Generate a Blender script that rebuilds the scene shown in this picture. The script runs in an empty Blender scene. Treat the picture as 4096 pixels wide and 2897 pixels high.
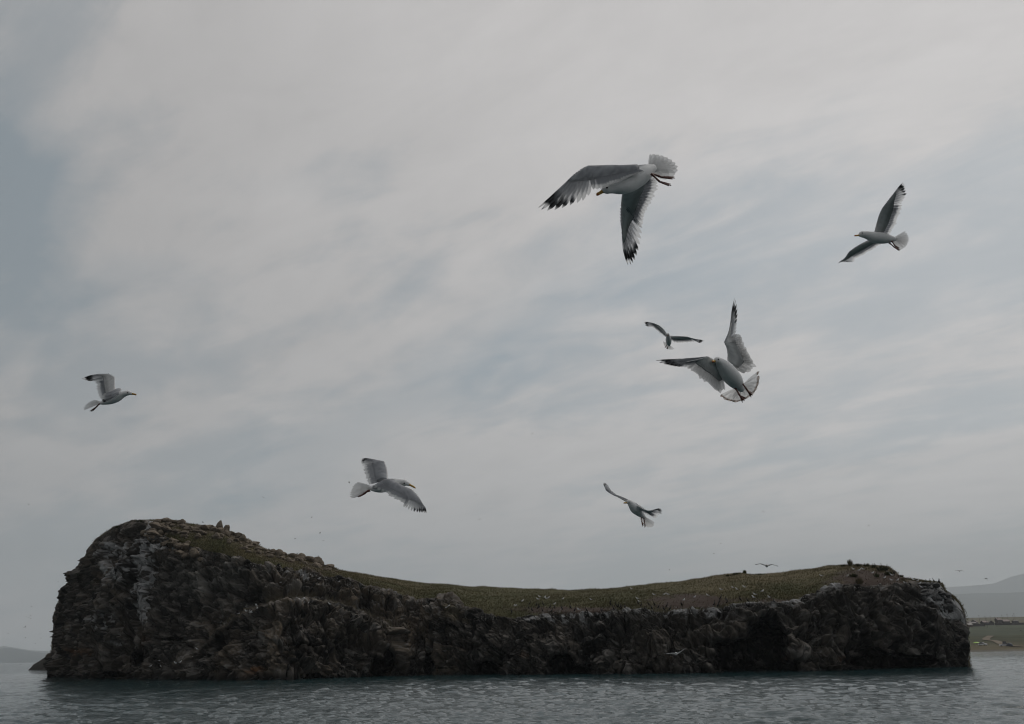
import bpy, bmesh, math, random
import numpy as np
from mathutils import Vector, Matrix
from mathutils.bvhtree import BVHTree

random.seed(7)
rng = np.random.default_rng(7)
scene = bpy.context.scene
COL = scene.collection

# ------------------------------------------------------------------ camera
F_PX = 3186.0                      # focal length in photo pixels (28 mm on full frame)
CAM = np.array([0.0, 0.0, 3.4])    # eye on the deck of a boat
ROLL = math.atan(0.0183)
PITCH = math.atan(1164.8 / F_PX)
cp, sp = math.cos(PITCH), math.sin(PITCH)
FWD = np.array([0.0, cp, sp])
U0 = np.array([0.0, -sp, cp]); R0 = np.array([1.0, 0.0, 0.0])
cr, sr = math.cos(ROLL), math.sin(ROLL)
RIGHT = R0 * cr - U0 * sr          # the horizon sinks to the left
UP = U0 * cr + R0 * sr
cam_d = bpy.data.cameras.new('camera'); cam = bpy.data.objects.new('camera', cam_d); COL.objects.link(cam)
m = Matrix(((RIGHT[0], UP[0], -FWD[0], CAM[0]), (RIGHT[1], UP[1], -FWD[1], CAM[1]),
            (RIGHT[2], UP[2], -FWD[2], CAM[2]), (0, 0, 0, 1)))
cam.matrix_world = m
cam_d.sensor_width = 36.0; cam_d.sensor_fit = 'HORIZONTAL'; cam_d.lens = F_PX / 4096 * 36.0
cam_d.clip_start = 0.1; cam_d.clip_end = 120000
scene.camera = cam

# ------------------------------------------------------------------ sky, sun, exposure
SUN_AZ, SUN_EL = math.radians(55), math.radians(50)     # azimuth from +Y towards +X
SUN = Vector((math.sin(SUN_AZ) * math.cos(SUN_EL), math.cos(SUN_AZ) * math.cos(SUN_EL), math.sin(SUN_EL)))
world = bpy.data.worlds.new('World'); scene.world = world; world.use_nodes = True
nt = world.node_tree; nt.nodes.clear()
def N(t, typ, **kw):
    n = t.nodes.new(typ)
    for k, v in kw.items(): setattr(n, k, v)
    return n
def mth(t, op, a, b=None, c=None, clamp=False):
    n = N(t, 'ShaderNodeMath', operation=op); n.use_clamp = clamp
    for i, v in enumerate((a, b, c)):
        if v is None: continue
        if isinstance(v, (int, float)): n.inputs[i].default_value = v
        else: t.links.new(v, n.inputs[i])
    return n.outputs[0]
def mixc(t, f, a, b, typ='MIX'):
    n = N(t, 'ShaderNodeMix', data_type='RGBA', blend_type=typ)
    for s, v in ((n.inputs[0], f), (n.inputs[6], a), (n.inputs[7], b)):
        if isinstance(v, (int, float)): s.default_value = v
        elif isinstance(v, tuple): s.default_value = (*v, 1)
        else: t.links.new(v, s)
    return n.outputs[2]
def ramp(t, f, lo, hi, a=0.0, b=1.0):
    n = N(t, 'ShaderNodeMapRange', interpolation_type='SMOOTHSTEP')
    t.links.new(f, n.inputs[0])
    for i, v in enumerate((lo, hi, a, b)): n.inputs[i + 1].default_value = v
    return n.outputs[0]
def noise(t, vec, scale, detail=6, rough=0.5, dist=0.0, lac=2.0):
    n = N(t, 'ShaderNodeTexNoise'); n.inputs['Scale'].default_value = scale
    n.inputs['Detail'].default_value = detail; n.inputs['Roughness'].default_value = rough
    n.inputs['Distortion'].default_value = dist; n.inputs['Lacunarity'].default_value = lac
    if vec is not None: t.links.new(vec, n.inputs['Vector'])
    return n.outputs[0]
SKY_STRENGTH = 0.1
sky = N(nt, 'ShaderNodeTexSky', sky_type='NISHITA'); sky.sun_disc = False
sky.sun_elevation = SUN_EL; sky.sun_rotation = SUN_AZ; sky.air_density = 1.2; sky.dust_density = 2.5
tc = N(nt, 'ShaderNodeTexCoord'); gen = tc.outputs['Generated']
sep = N(nt, 'ShaderNodeSeparateXYZ'); nt.links.new(gen, sep.inputs[0])
zc = mth(nt, 'MAXIMUM', sep.outputs[2], 0.0)
den = mth(nt, 'ADD', zc, 0.16)
comb = N(nt, 'ShaderNodeCombineXYZ')
nt.links.new(mth(nt, 'DIVIDE', sep.outputs[0], den), comb.inputs[0])
nt.links.new(mth(nt, 'DIVIDE', sep.outputs[1], den), comb.inputs[1])
def sheet(az, sa, sb, oz):                       # cloud-sheet coordinates stretched along compass direction az
    az = math.radians(az); o_ = []
    for ax_, k_ in (((math.sin(az), math.cos(az), 0), sa), ((math.cos(az), -math.sin(az), 0), sb)):
        n_ = N(nt, 'ShaderNodeVectorMath', operation='DOT_PRODUCT'); nt.links.new(comb.outputs[0], n_.inputs[0]); n_.inputs[1].default_value = ax_; o_.append(mth(nt, 'MULTIPLY', n_.outputs['Value'], k_))
    c_ = N(nt, 'ShaderNodeCombineXYZ'); nt.links.new(o_[0], c_.inputs[0]); nt.links.new(o_[1], c_.inputs[1]); c_.inputs[2].default_value = oz; return c_.outputs[0]
n_big = noise(nt, sheet(-52, 0.50, 1.05, 0.35), 1.5, 6, 0.5, 0.35)
n_str = noise(nt, sheet(-58, 0.85, 2.0, 4.2), 2.4, 9, 0.62, 1.1)
n_mot = noise(nt, sheet(-45, 1.6, 2.6, 8.1), 3.0, 8, 0.6, 0.3)
cover = mth(nt, 'ADD', mth(nt, 'ADD', mth(nt, 'MULTIPLY', n_big, 0.58), mth(nt, 'MULTIPLY', n_str, 0.22)), mth(nt, 'MULTIPLY', n_mot, 0.2))
# thinner stretches of the cloud sheet where the blue-grey air shows through
wn = N(nt, 'ShaderNodeTexNoise'); wn.inputs['Scale'].default_value = 5.5; wn.inputs['Detail'].default_value = 5; nt.links.new(gen, wn.inputs['Vector'])
wv = N(nt, 'ShaderNodeVectorMath', operation='MULTIPLY_ADD'); nt.links.new(wn.outputs['Color'], wv.inputs[0]); wv.inputs[1].default_value = (0.13,) * 3; nt.links.new(gen, wv.inputs[2])
def vdot(v, axis, off):
    n_ = N(nt, 'ShaderNodeVectorMath', operation='DOT_PRODUCT'); nt.links.new(v, n_.inputs[0]); n_.inputs[1].default_value = axis
    return mth(nt, 'SUBTRACT', n_.outputs['Value'], off)
def sky_dir(px, py):
    d_ = FWD + RIGHT * ((px - 2048.0) / F_PX) + UP * ((1448.5 - py) / F_PX); return d_ / np.linalg.norm(d_)
thin = None
for (px_, py_, la, sh_, ang_, st_) in [(-20, 830, 400, 170, 92, 1.0), (430, 1200, 420, 110, 20, .45), (1560, 1640, 820, 120, 30, .55), (2330, 1010, 760, 190, 24, .30), (2900, 1180, 560, 130, 22, .22), (3350, 430, 600, 170, 30, .14), (1250, 700, 380, 130, 15, .25), (2200, 1320, 420, 110, 25, .35), (950, 2050, 800, 130, 12, .24), (3300, 2120, 700, 120, 5, .15)]:
    c_ = sky_dir(px_, py_); a_ = math.radians(ang_); ax = RIGHT * math.cos(a_) + UP * math.sin(a_); bx = -RIGHT * math.sin(a_) + UP * math.cos(a_)
    u_ = mth(nt, 'DIVIDE', vdot(wv.outputs[0], ax, float(c_ @ ax) + 0.065 * float(ax.sum())), la / F_PX); v_ = mth(nt, 'DIVIDE', vdot(wv.outputs[0], bx, float(c_ @ bx) + 0.065 * float(bx.sum())), sh_ / F_PX)
    e_ = mth(nt, 'EXPONENT', mth(nt, 'MULTIPLY', mth(nt, 'ADD', mth(nt, 'MULTIPLY', u_, u_), mth(nt, 'MULTIPLY', v_, v_)), -1.0)); e_ = mth(nt, 'MULTIPLY', e_, st_)
    thin = e_ if thin is None else mth(nt, 'ADD', thin, e_)
thick = mth(nt, 'SUBTRACT', ramp(nt, cover, 0.40, 0.57, 0.42, 1.16), thin, clamp=True)
# glow of the veiled sun through the cloud sheet
dotn = N(nt, 'ShaderNodeVectorMath', operation='DOT_PRODUCT'); nt.links.new(gen, dotn.inputs[0]); dotn.inputs[1].default_value = SUN
glow = mth(nt, 'POWER', mth(nt, 'MAXIMUM', mth(nt, 'MULTIPLY_ADD', dotn.outputs['Value'], 0.5, 0.5), 0.0), 2.2)
lum = mth(nt, 'MULTIPLY_ADD', glow, 5.6, 1.65)
low_ = mth(nt, 'MULTIPLY_ADD', mth(nt, 'EXPONENT', mth(nt, 'MULTIPLY', zc, -5.5)), 1.3, 0.95); lum = mth(nt, 'MULTIPLY', mth(nt, 'MULTIPLY', lum, low_), mth(nt, 'MULTIPLY_ADD', mth(nt, 'ADD', n_mot, n_str), 0.26, 0.76))   # the sheet seen edge-on is whiter
clear_c = mixc(nt, 0.9, sky.outputs[0], (2.02, 2.42, 2.66))
clear_c = mixc(nt, 1.0, clear_c, mth(nt, 'MULTIPLY', mth(nt, 'MULTIPLY_ADD', glow, 1.4, 0.45), low_), 'MULTIPLY')
cl = N(nt, 'ShaderNodeVectorMath', operation='SCALE'); cl.inputs[0].default_value = (1.0, 0.965, 0.952); nt.links.new(lum, cl.inputs['Scale'])
both = mixc(nt, mth(nt, 'MULTIPLY_ADD', thick, 0.95, 0.03), clear_c, cl.outputs[0])
bg = N(nt, 'ShaderNodeBackground'); bg.inputs[1].default_value = SKY_STRENGTH
nt.links.new(both, bg.inputs[0])
wo = N(nt, 'ShaderNodeOutputWorld'); nt.links.new(bg.outputs[0], wo.inputs[0])

sun_d = bpy.data.lights.new('sun', 'SUN'); sun_d.energy = 0.9; sun_d.angle = math.radians(24); sun_d.color = (1.0, 0.94, 0.86)
sun = bpy.data.objects.new('sun', sun_d); COL.objects.link(sun)
sun.rotation_euler = SUN.to_track_quat('Z', 'Y').to_euler()
vs = scene.view_settings
vs.view_transform = 'Standard'; vs.look = 'None'; vs.exposure = 0.0; vs.gamma = 1.0; vs.use_curve_mapping = False
cy = scene.cycles
cy.use_denoising = True; cy.max_bounces = 6; cy.diffuse_bounces = 3; cy.glossy_bounces = 3; cy.transmission_bounces = 4
cy.filter_width = 1.15; cy.volume_bounces = 1; cy.transparent_max_bounces = 8; cy.sample_clamp_indirect = 4.0

# ------------------------------------------------------------------ helpers
def ray(px, py):
    px = np.asarray(px, float); py = np.asarray(py, float)
    return FWD + RIGHT * ((px - 2048.0) / F_PX)[..., None] + UP * ((1448.5 - py) / F_PX)[..., None]
def at_y(px, py, Y):                 # the point on a sight line at world distance Y
    d = ray(px, py); return CAM + d * (np.asarray(Y, float) / d[..., 1])[..., None]
def at_water(px, py):
    d = ray(px, py); return CAM + d * (-CAM[2] / d[..., 2])[..., None]
def horizon(px): return 2651.0 - 0.0183 * np.asarray(px, float)
def interp(x, pts):
    a = np.array(pts, float); return np.interp(x, a[:, 0], a[:, 1])
def sstep(x, a, b):
    t = np.clip((x - a) / (b - a), 0, 1); return t * t * (3 - 2 * t)
def hash3(ix, iy, iz, seed):
    h = (ix.astype(np.int64) * 374761393 + iy.astype(np.int64) * 668265263 + iz.astype(np.int64) * 2147483647 + seed * 974634361) & 0xFFFFFFFF
    h = ((h ^ (h >> 13)) * 1274126177) & 0xFFFFFFFF
    h = ((h ^ (h >> 16)) * 2246822519) & 0xFFFFFFFF
    return ((h ^ (h >> 15)) & 0xFFFFFF) / float(0xFFFFFF)
def vnoise(P, seed=0):
    I = np.floor(P); f = P - I; I = I.astype(np.int64); w = f * f * f * (f * (f * 6 - 15) + 10)
    r = 0.0
    for dx in (0, 1):
        wx = w[:, 0] if dx else 1 - w[:, 0]
        for dy in (0, 1):
            wy = w[:, 1] if dy else 1 - w[:, 1]
            for dz in (0, 1):
                wz = w[:, 2] if dz else 1 - w[:, 2]
                r = r + wx * wy * wz * hash3(I[:, 0] + dx, I[:, 1] + dy, I[:, 2] + dz, seed)
    return r * 2 - 1
def fbm(P, octv=4, seed=0, gain=0.5):
    a, s, tot = 1.0, 0.0, 0.0
    for i in range(octv):
        s = s + a * vnoise(P * (2.03 ** i) + 17.3 * i, seed + i); tot += a; a *= gain
    return s / tot
def voro(P, seed=0, facet=False):
    I = np.floor(P).astype(np.int64); n = len(P)
    f1 = np.full(n, 9.0); f2 = np.full(n, 9.0); rnd = np.zeros(n); off = np.zeros((n, 3))
    for dx in (-1, 0, 1):
        for dy in (-1, 0, 1):
            for dz in (-1, 0, 1):
                cx, cy_, cz = I[:, 0] + dx, I[:, 1] + dy, I[:, 2] + dz
                h1 = hash3(cx, cy_, cz, seed); h2 = hash3(cx, cy_, cz, seed + 11); h3 = hash3(cx, cy_, cz, seed + 23)
                d = (cx + h1 - P[:, 0]) ** 2 + (cy_ + h2 - P[:, 1]) ** 2 + (cz + h3 - P[:, 2]) ** 2
                near = d < f1
                f2 = np.where(near, f1, np.minimum(f2, d)); rnd = np.where(near, (h1 * 7.31 + h2 * 3.17) % 1.0, rnd); f1 = np.where(near, d, f1)
                if facet: off[near] = (P - np.stack([cx + h1, cy_ + h2, cz + h3], 1))[near]
    if facet:                                  # each cell is a plane of its own tilt
        a = rnd * 131.7; b = rnd * 71.3; tl = off[:, 0] * np.cos(a) + off[:, 1] * np.sin(a) * 0.6 + off[:, 2] * np.sin(b)
        return np.sqrt(f1), np.sqrt(f2), rnd, tl
    return np.sqrt(f1), np.sqrt(f2), rnd

def mesh_obj(name, verts, faces, mat, parent=None, cols=None, smooth=True):
    me = bpy.data.meshes.new(name)
    verts = np.asarray(verts, dtype=np.float32)
    if isinstance(faces, np.ndarray):
        k = faces.shape[1]; nf = len(faces)
        me.vertices.add(len(verts)); me.vertices.foreach_set('co', verts.ravel())
        me.loops.add(nf * k); me.loops.foreach_set('vertex_index', faces.astype(np.int32).ravel())
        me.polygons.add(nf); me.polygons.foreach_set('loop_start', np.arange(nf, dtype=np.int32) * k)
        me.update(calc_edges=True); me.validate()
    else:
        me.from_pydata([tuple(map(float, v)) for v in verts], [], faces); me.update()
    if cols is not None:
        ca = me.color_attributes.new('Col', 'FLOAT_COLOR', 'POINT')
        c = np.ones((len(verts), 4), np.float32); c[:, :3] = cols; ca.data.foreach_set('color', c.ravel())
    if smooth: me.polygons.foreach_set('use_smooth', np.ones(len(me.polygons), bool))
    if mat: me.materials.append(mat)
    o = bpy.data.objects.new(name, me); COL.objects.link(o)
    if parent is not None: o.parent = parent; o.matrix_parent_inverse = parent.matrix_world.inverted() if False else Matrix.Translation(-parent.location)
    return o
def empty(name, loc):
    o = bpy.data.objects.new(name, None); COL.objects.link(o); o.location = [float(v) for v in loc]; o.empty_display_size = 0.1; return o
def tag(o, label=None, cat=None, group=None, kind=None):
    if label: o['label'] = label
    if cat: o['category'] = cat
    if group: o['group'] = group
    if kind: o['kind'] = kind
    return o
def grid_faces(nr, nc, wrap=False):
    r = np.arange(nr - 1)[:, None]; c = np.arange(nc if wrap else nc - 1)[None, :]; c2 = (c + 1) % nc
    return np.stack([r * nc + c, r * nc + c2, (r + 1) * nc + c2, (r + 1) * nc + c], -1).reshape(-1, 4)
class MB:                                    # collects boxes, tubes and lofts into one mesh
    def __init__(s): s.v = []; s.f = []; s.c = []
    def add(s, v, f, c=(0.5, 0.5, 0.5)):
        k = len(s.v); v = [tuple(map(float, p)) for p in v]; s.v += v; s.f += [tuple(i + k for i in q) for q in f]
        c = np.asarray(c, float)
        s.c += [tuple(c)] * len(v) if c.ndim == 1 else [tuple(q) for q in c]
    def box(s, lo, hi, c=(0.5,) * 3):
        (a, b, d), (e, f, g) = lo, hi
        s.add([(a, b, d), (e, b, d), (e, f, d), (a, f, d), (a, b, g), (e, b, g), (e, f, g), (a, f, g)],
              [(0, 3, 2, 1), (4, 5, 6, 7), (0, 1, 5, 4), (1, 2, 6, 5), (2, 3, 7, 6), (3, 0, 4, 7)], c)
    def loft(s, cen, rad, up, n=10, col=(0.5,) * 3, cap=True):     # cen: points, rad: (half width, half height)
        cen = np.asarray(cen, float); m_ = len(cen); up = np.asarray(up, float)
        tan = np.gradient(cen, axis=0); V = []
        for i in range(m_):
            t = tan[i] / (np.linalg.norm(tan[i]) + 1e-9); sd = np.cross(t, up); sd /= np.linalg.norm(sd) + 1e-9; u2 = np.cross(sd, t)
            for k in range(n):
                a = 2 * math.pi * k / n; V.append(cen[i] + sd * math.cos(a) * rad[i][0] + u2 * math.sin(a) * rad[i][1])
        fs = [tuple(q) for q in grid_faces(m_, n, True)]
        if cap: fs += [tuple(range(n - 1, -1, -1)), tuple((m_ - 1) * n + k for k in range(n))]
        cc = col
        if callable(col):
            cc = []
            for i in range(m_):
                for k in range(n): cc.append(col(i / (m_ - 1), math.sin(2 * math.pi * k / n)))
        s.add(V, fs, cc)
    def build(s, name, mat, parent=None, smooth=True): return mesh_obj(name, s.v, s.f, mat, parent, np.array(s.c), smooth)
def catmull(pts, n):
    P = np.asarray(pts, float); m_ = len(P)
    if m_ == 2: return P[0] + (P[1] - P[0]) * np.linspace(0, 1, n)[:, None]
    Q = np.vstack([2 * P[0] - P[1], P, 2 * P[-1] - P[-2]]); out = []
    for t in np.linspace(0, m_ - 1, n):
        i = min(int(t), m_ - 2); u = t - i; a, b, c, d = Q[i], Q[i + 1], Q[i + 2], Q[i + 3]
        out.append(0.5 * (2 * b + (c - a) * u + (2 * a - 5 * b + 4 * c - d) * u * u + (3 * b - a - 3 * c + d) * u ** 3))
    return np.array(out)
def resample(pts, n):                         # even spacing along a polyline
    P = np.asarray(pts, float); L = np.r_[0, np.cumsum(np.linalg.norm(np.diff(P, axis=0), axis=1))]
    return np.stack([np.interp(np.linspace(0, L[-1], n), L, P[:, k]) for k in range(P.shape[1])], 1)

# ------------------------------------------------------------------ materials
def material(name, rough=0.8, build=None, spec=0.3):
    m_ = bpy.data.materials.new(name); m_.use_nodes = True; t = m_.node_tree
    b = t.nodes['Principled BSDF']; b.inputs['Roughness'].default_value = rough; b.inputs['Specular IOR Level'].default_value = spec
    if build: build(t, b)
    return m_
def vcol(t):
    a = N(t, 'ShaderNodeVertexColor'); a.layer_name = 'Col'; return a.outputs[0]
def bump(t, b, h, strength, dist):
    n = N(t, 'ShaderNodeBump'); n.inputs['Strength'].default_value = strength; n.inputs['Distance'].default_value = dist
    t.links.new(h, n.inputs['Height']); t.links.new(n.outputs[0], b.inputs['Normal'])
def pos(t): return N(t, 'ShaderNodeNewGeometry').outputs['Position']
def rock_nodes(t, b):
    p = pos(t); f1 = noise(t, p, 1.6, 8, 0.65, 0.6); f2 = noise(t, p, 7.0, 5, 0.6)
    k = mth(t, 'MULTIPLY_ADD', f1, 1.1, 0.45)
    t.links.new(mixc(t, 1.0, vcol(t), mth(t, 'MULTIPLY', k, mth(t, 'MULTIPLY_ADD', f2, 0.7, 0.65)), 'MULTIPLY'), b.inputs['Base Color'])
    bump(t, b, mth(t, 'ADD', f1, mth(t, 'MULTIPLY', f2, 0.3)), 0.5, 0.2)
M_ROCK = material('cliff_rock', 0.9, rock_nodes, 0.15)
def col_nodes(amt, sc):
    def fn(t, b):
        f = noise(t, pos(t), sc, 4, 0.6)
        t.links.new(mixc(t, 1.0, vcol(t), mth(t, 'MULTIPLY_ADD', f, amt * 2, 1 - amt), 'MULTIPLY'), b.inputs['Base Color'])
    return fn
M_GRASS = material('grass_blades', 0.8, col_nodes(0.15, 0.6), 0.1)
M_FIELD = material('far_meadow', 0.9, col_nodes(0.35, 0.03), 0.1)
M_HILL = material('wooded_hill', 0.95, col_nodes(0.35, 0.004), 0.05)
M_PAINT = material('painted_surface', 0.55, col_nodes(0.12, 3.0), 0.4)
M_CAR = material('car_paint', 0.3, col_nodes(0.05, 3.0), 0.5)
def plume_nodes(t, b):
    col_nodes(0.12, 30.0)(t, b); bump(t, b, noise(t, pos(t), 70.0, 4, 0.6, 0.4), 0.35, 0.006)
M_BIRD = material('bird_plumage', 0.75, plume_nodes, 0.2)
def feather_nodes(t, b):
    f = noise(t, pos(t), 45.0, 3, 0.6)
    c = mixc(t, 1.0, vcol(t), mth(t, 'MULTIPLY_ADD', f, 0.3, 0.85), 'MULTIPLY'); t.links.new(c, b.inputs['Base Color'])
    tr = N(t, 'ShaderNodeBsdfTranslucent'); t.links.new(c, tr.inputs[0])
    mx = N(t, 'ShaderNodeMixShader'); bw = N(t, 'ShaderNodeRGBToBW'); t.links.new(c, bw.inputs[0]); t.links.new(ramp(t, bw.outputs[0], 0.02, 0.6, 0.12, 0.66), mx.inputs[0])
    t.links.new(b.outputs[0], mx.inputs[1]); t.links.new(tr.outputs[0], mx.inputs[2])
    tp = N(t, 'ShaderNodeBsdfTransparent'); mx2 = N(t, 'ShaderNodeMixShader'); t.links.new(ramp(t, bw.outputs[0], 0.1, 0.7, 0.0, 0.26), mx2.inputs[0])
    t.links.new(mx.outputs[0], mx2.inputs[1]); t.links.new(tp.outputs[0], mx2.inputs[2]); t.links.new(mx2.outputs[0], t.nodes['Material Output'].inputs[0])
M_FEATHER = material('flight_feather', 0.7, feather_nodes, 0.2)
M_HORN = material('bill_and_skin', 0.45, col_nodes(0.15, 60.0), 0.4)
M_EYE = material('eye_gloss', 0.1, col_nodes(0.0, 10.0), 0.6)
def water_nodes(t, b):
    b.inputs['Base Color'].default_value = (0.012, 0.034, 0.038, 1); b.inputs['IOR'].default_value = 1.333
    p = pos(t); mpn = N(t, 'ShaderNodeMapping'); t.links.new(p, mpn.inputs[0]); mpn.inputs['Scale'].default_value = (1.0, 1.35, 1.0)
    a = noise(t, mpn.outputs[0], 3.0, 4, 0.6, 0.3); c = noise(t, mpn.outputs[0], 0.16, 3, 0.5, 0.2)
    bump(t, b, mth(t, 'MULTIPLY_ADD', c, 1.2, a), 1.0, 0.055)
M_WATER = material('lake_water', 0.05, water_nodes, 0.5)

# ------------------------------------------------------------------ lake
def build_water():
    ang = np.r_[np.linspace(-180, -48, 24, endpoint=False), np.linspace(-48, -37, 12, endpoint=False), np.linspace(-37, 37, 760, endpoint=False),
                np.linspace(37, 48, 12, endpoint=False), np.linspace(48, 180, 24, endpoint=False)]
    ang = np.radians(ang)
    r = np.r_[np.geomspace(1.0, 30, 14, endpoint=False), np.geomspace(30, 330, 430, endpoint=False), np.geomspace(330, 21400, 60)]
    Rg, Ag = np.meshgrid(r, ang, indexing='ij')
    X = Rg * np.sin(Ag); Y = Rg * np.cos(Ag); Z = np.zeros_like(X)
    g = np.random.default_rng(3)
    for i in range(80):
        lam = 0.30 * (4.2 / 0.30) ** g.random(); th = math.radians(250) + g.normal(0, 0.42); k = 2 * math.pi / lam
        amp = 0.0068 * lam ** 0.85 * (0.6 + 0.8 * g.random())
        cell = np.maximum(np.gradient(r)[:, None], 0)
        fade = np.clip(1.5 - cell * 1.6 / lam, 0, 1)
        ph = k * (X * math.cos(th) + Y * math.sin(th)) + g.random() * 6.283
        Z += amp * fade * (np.sin(ph) + 0.22 * np.sin(2 * ph + 1.2))
    patch = 0.75 + 0.5 * fbm(np.stack([X.ravel() / 26, Y.ravel() / 40, np.zeros(X.size)], 1), 3, 5).reshape(X.shape)
    Z *= patch * np.clip((330 - Rg) / 60, 0, 1)
    V = np.stack([X, Y, Z], -1).reshape(-1, 3); nc = len(ang)
    f = grid_faces(len(r), nc, True)
    o = mesh_obj('lake_water', V, f[:, ::-1].copy(), M_WATER)
    mp_ = o.data; 
    tag(o, kind='structure', label='dark grey-green rippled lake water around the island')
build_water()

# ------------------------------------------------------------------ island
SKYLINE = [(199,2706),(205,2660),(212,2600),(216,2560),(218,2520),(221,2480),(224,2446),(231,2418),(250,2375),(264,2346),(288,2317),(312,2291),(331,2250),(353,2215),(360,2190),
 (380,2161),(418,2134),(454,2108),(509,2088),(567,2082),(629,2078),(711,2084),(749,2096),(816,2104),(850,2108),(903,2114),(917,2126),(961,2145),(1009,2168),(1057,2194),(1100,2206),(1130,2213),(1178,2225),
 (1240,2240),(1289,2259),(1331,2270),(1355,2280),(1432,2293),(1528,2307),(1672,2329),(1816,2342),(1961,2350),(2100,2355.5),(2287,2359.6),(2431,2354),(2575,2340),(2718,2325),(2862,2304),(2958,2293),(3054,2297),
 (3143,2291),(3239,2274),(3334,2262),(3410,2258),(3477,2261),(3525,2263),(3554,2268),(3587,2291),(3600,2307),(3644,2316),(3702,2327),(3735,2330),(3764,2335),(3776,2365),(3812,2386),(3838,2410),(3850,2434),
 (3862,2455),(3866,2491),(3868,2530),(3870,2577),(3872,2625),(3875,2667)]
EDGE = [(199,2707),(224,2460),(331,2262),(454,2122),(567,2100),(629,2130),(672,2158),(744,2187),(817,2206),(913,2226),(1009,2259),(1100,2275),(1240,2293),(1336,2317),(1432,2341),(1528,2360),(1600,2379),(1672,2404),(1740,2396),(1816,2400),(1850,2430),(1937,2468),
 (2057,2480),(2096,2472),(2192,2455),(2335,2454),(2479,2445),(2623,2445),(2766,2442),(2910,2430),(3054,2418),(3143,2415),(3239,2401),(3310,2367),(3430,2353),(3525,2348),(3620,2339),(3706,2334),(3764,2345),(3812,2395),(3850,2450),(3875,2668)]
BASE = [(199,2707),(408,2716),(700,2718),(1100,2717),(1400,2708),(1700,2701),(2000,2700),(2500,2696),(3000,2690),(3430,2680),(3700,2673),(3875,2668)]
SETBACK = [(199,3),(224,6),(330,9),(500,11),(700,11),(1000,10),(1336,8),(1600,6),(2000,5),(2600,4.5),(3200,5.5),(3500,6),(3760,5),(3875,2)]
SLOPE = [(199,2),(224,3),(330,4),(500,6),(629,7),(800,12),(1000,17),(1300,26),(1600,34),(2200,38),(2800,34),(3200,28),(3500,16),(3700,7),(3800,4),(3875,2)]
BACK = [(199,3),(224,8),(400,18),(900,26),(2000,28),(3300,24),(3700,12),(3850,6),(3875,3)]
LEDGE = [(540,2712),(624,2672),(787,2596),(888,2504),(1009,2434),(1110,2412),(1216,2400),(1317,2410),(1408,2438),(1528,2482),(1600,2550),(1660,2650)]
CAVES = [(552,2635,34,34,3.5),(470,2700,60,16,3.0),(1548,2622,36,80,5.5),(1512,2675,40,40,4.0),(1960,2676,58,34,4.5),(2252,2660,60,46,4.0),(2330,2680,60,24,3.5),(2950,2620,120,70,5.0),(3060,2600,95,125,6.0),(3020,2665,200,40,5.0),
         (3560,2648,190,34,5.0),(3480,2610,60,24,2.5),(1230,2585,70,9,2.0),(1720,2660,26,50,2.0),(700,2560,40,10,1.5),(3868,2560,13,45,1.3)]
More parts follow.
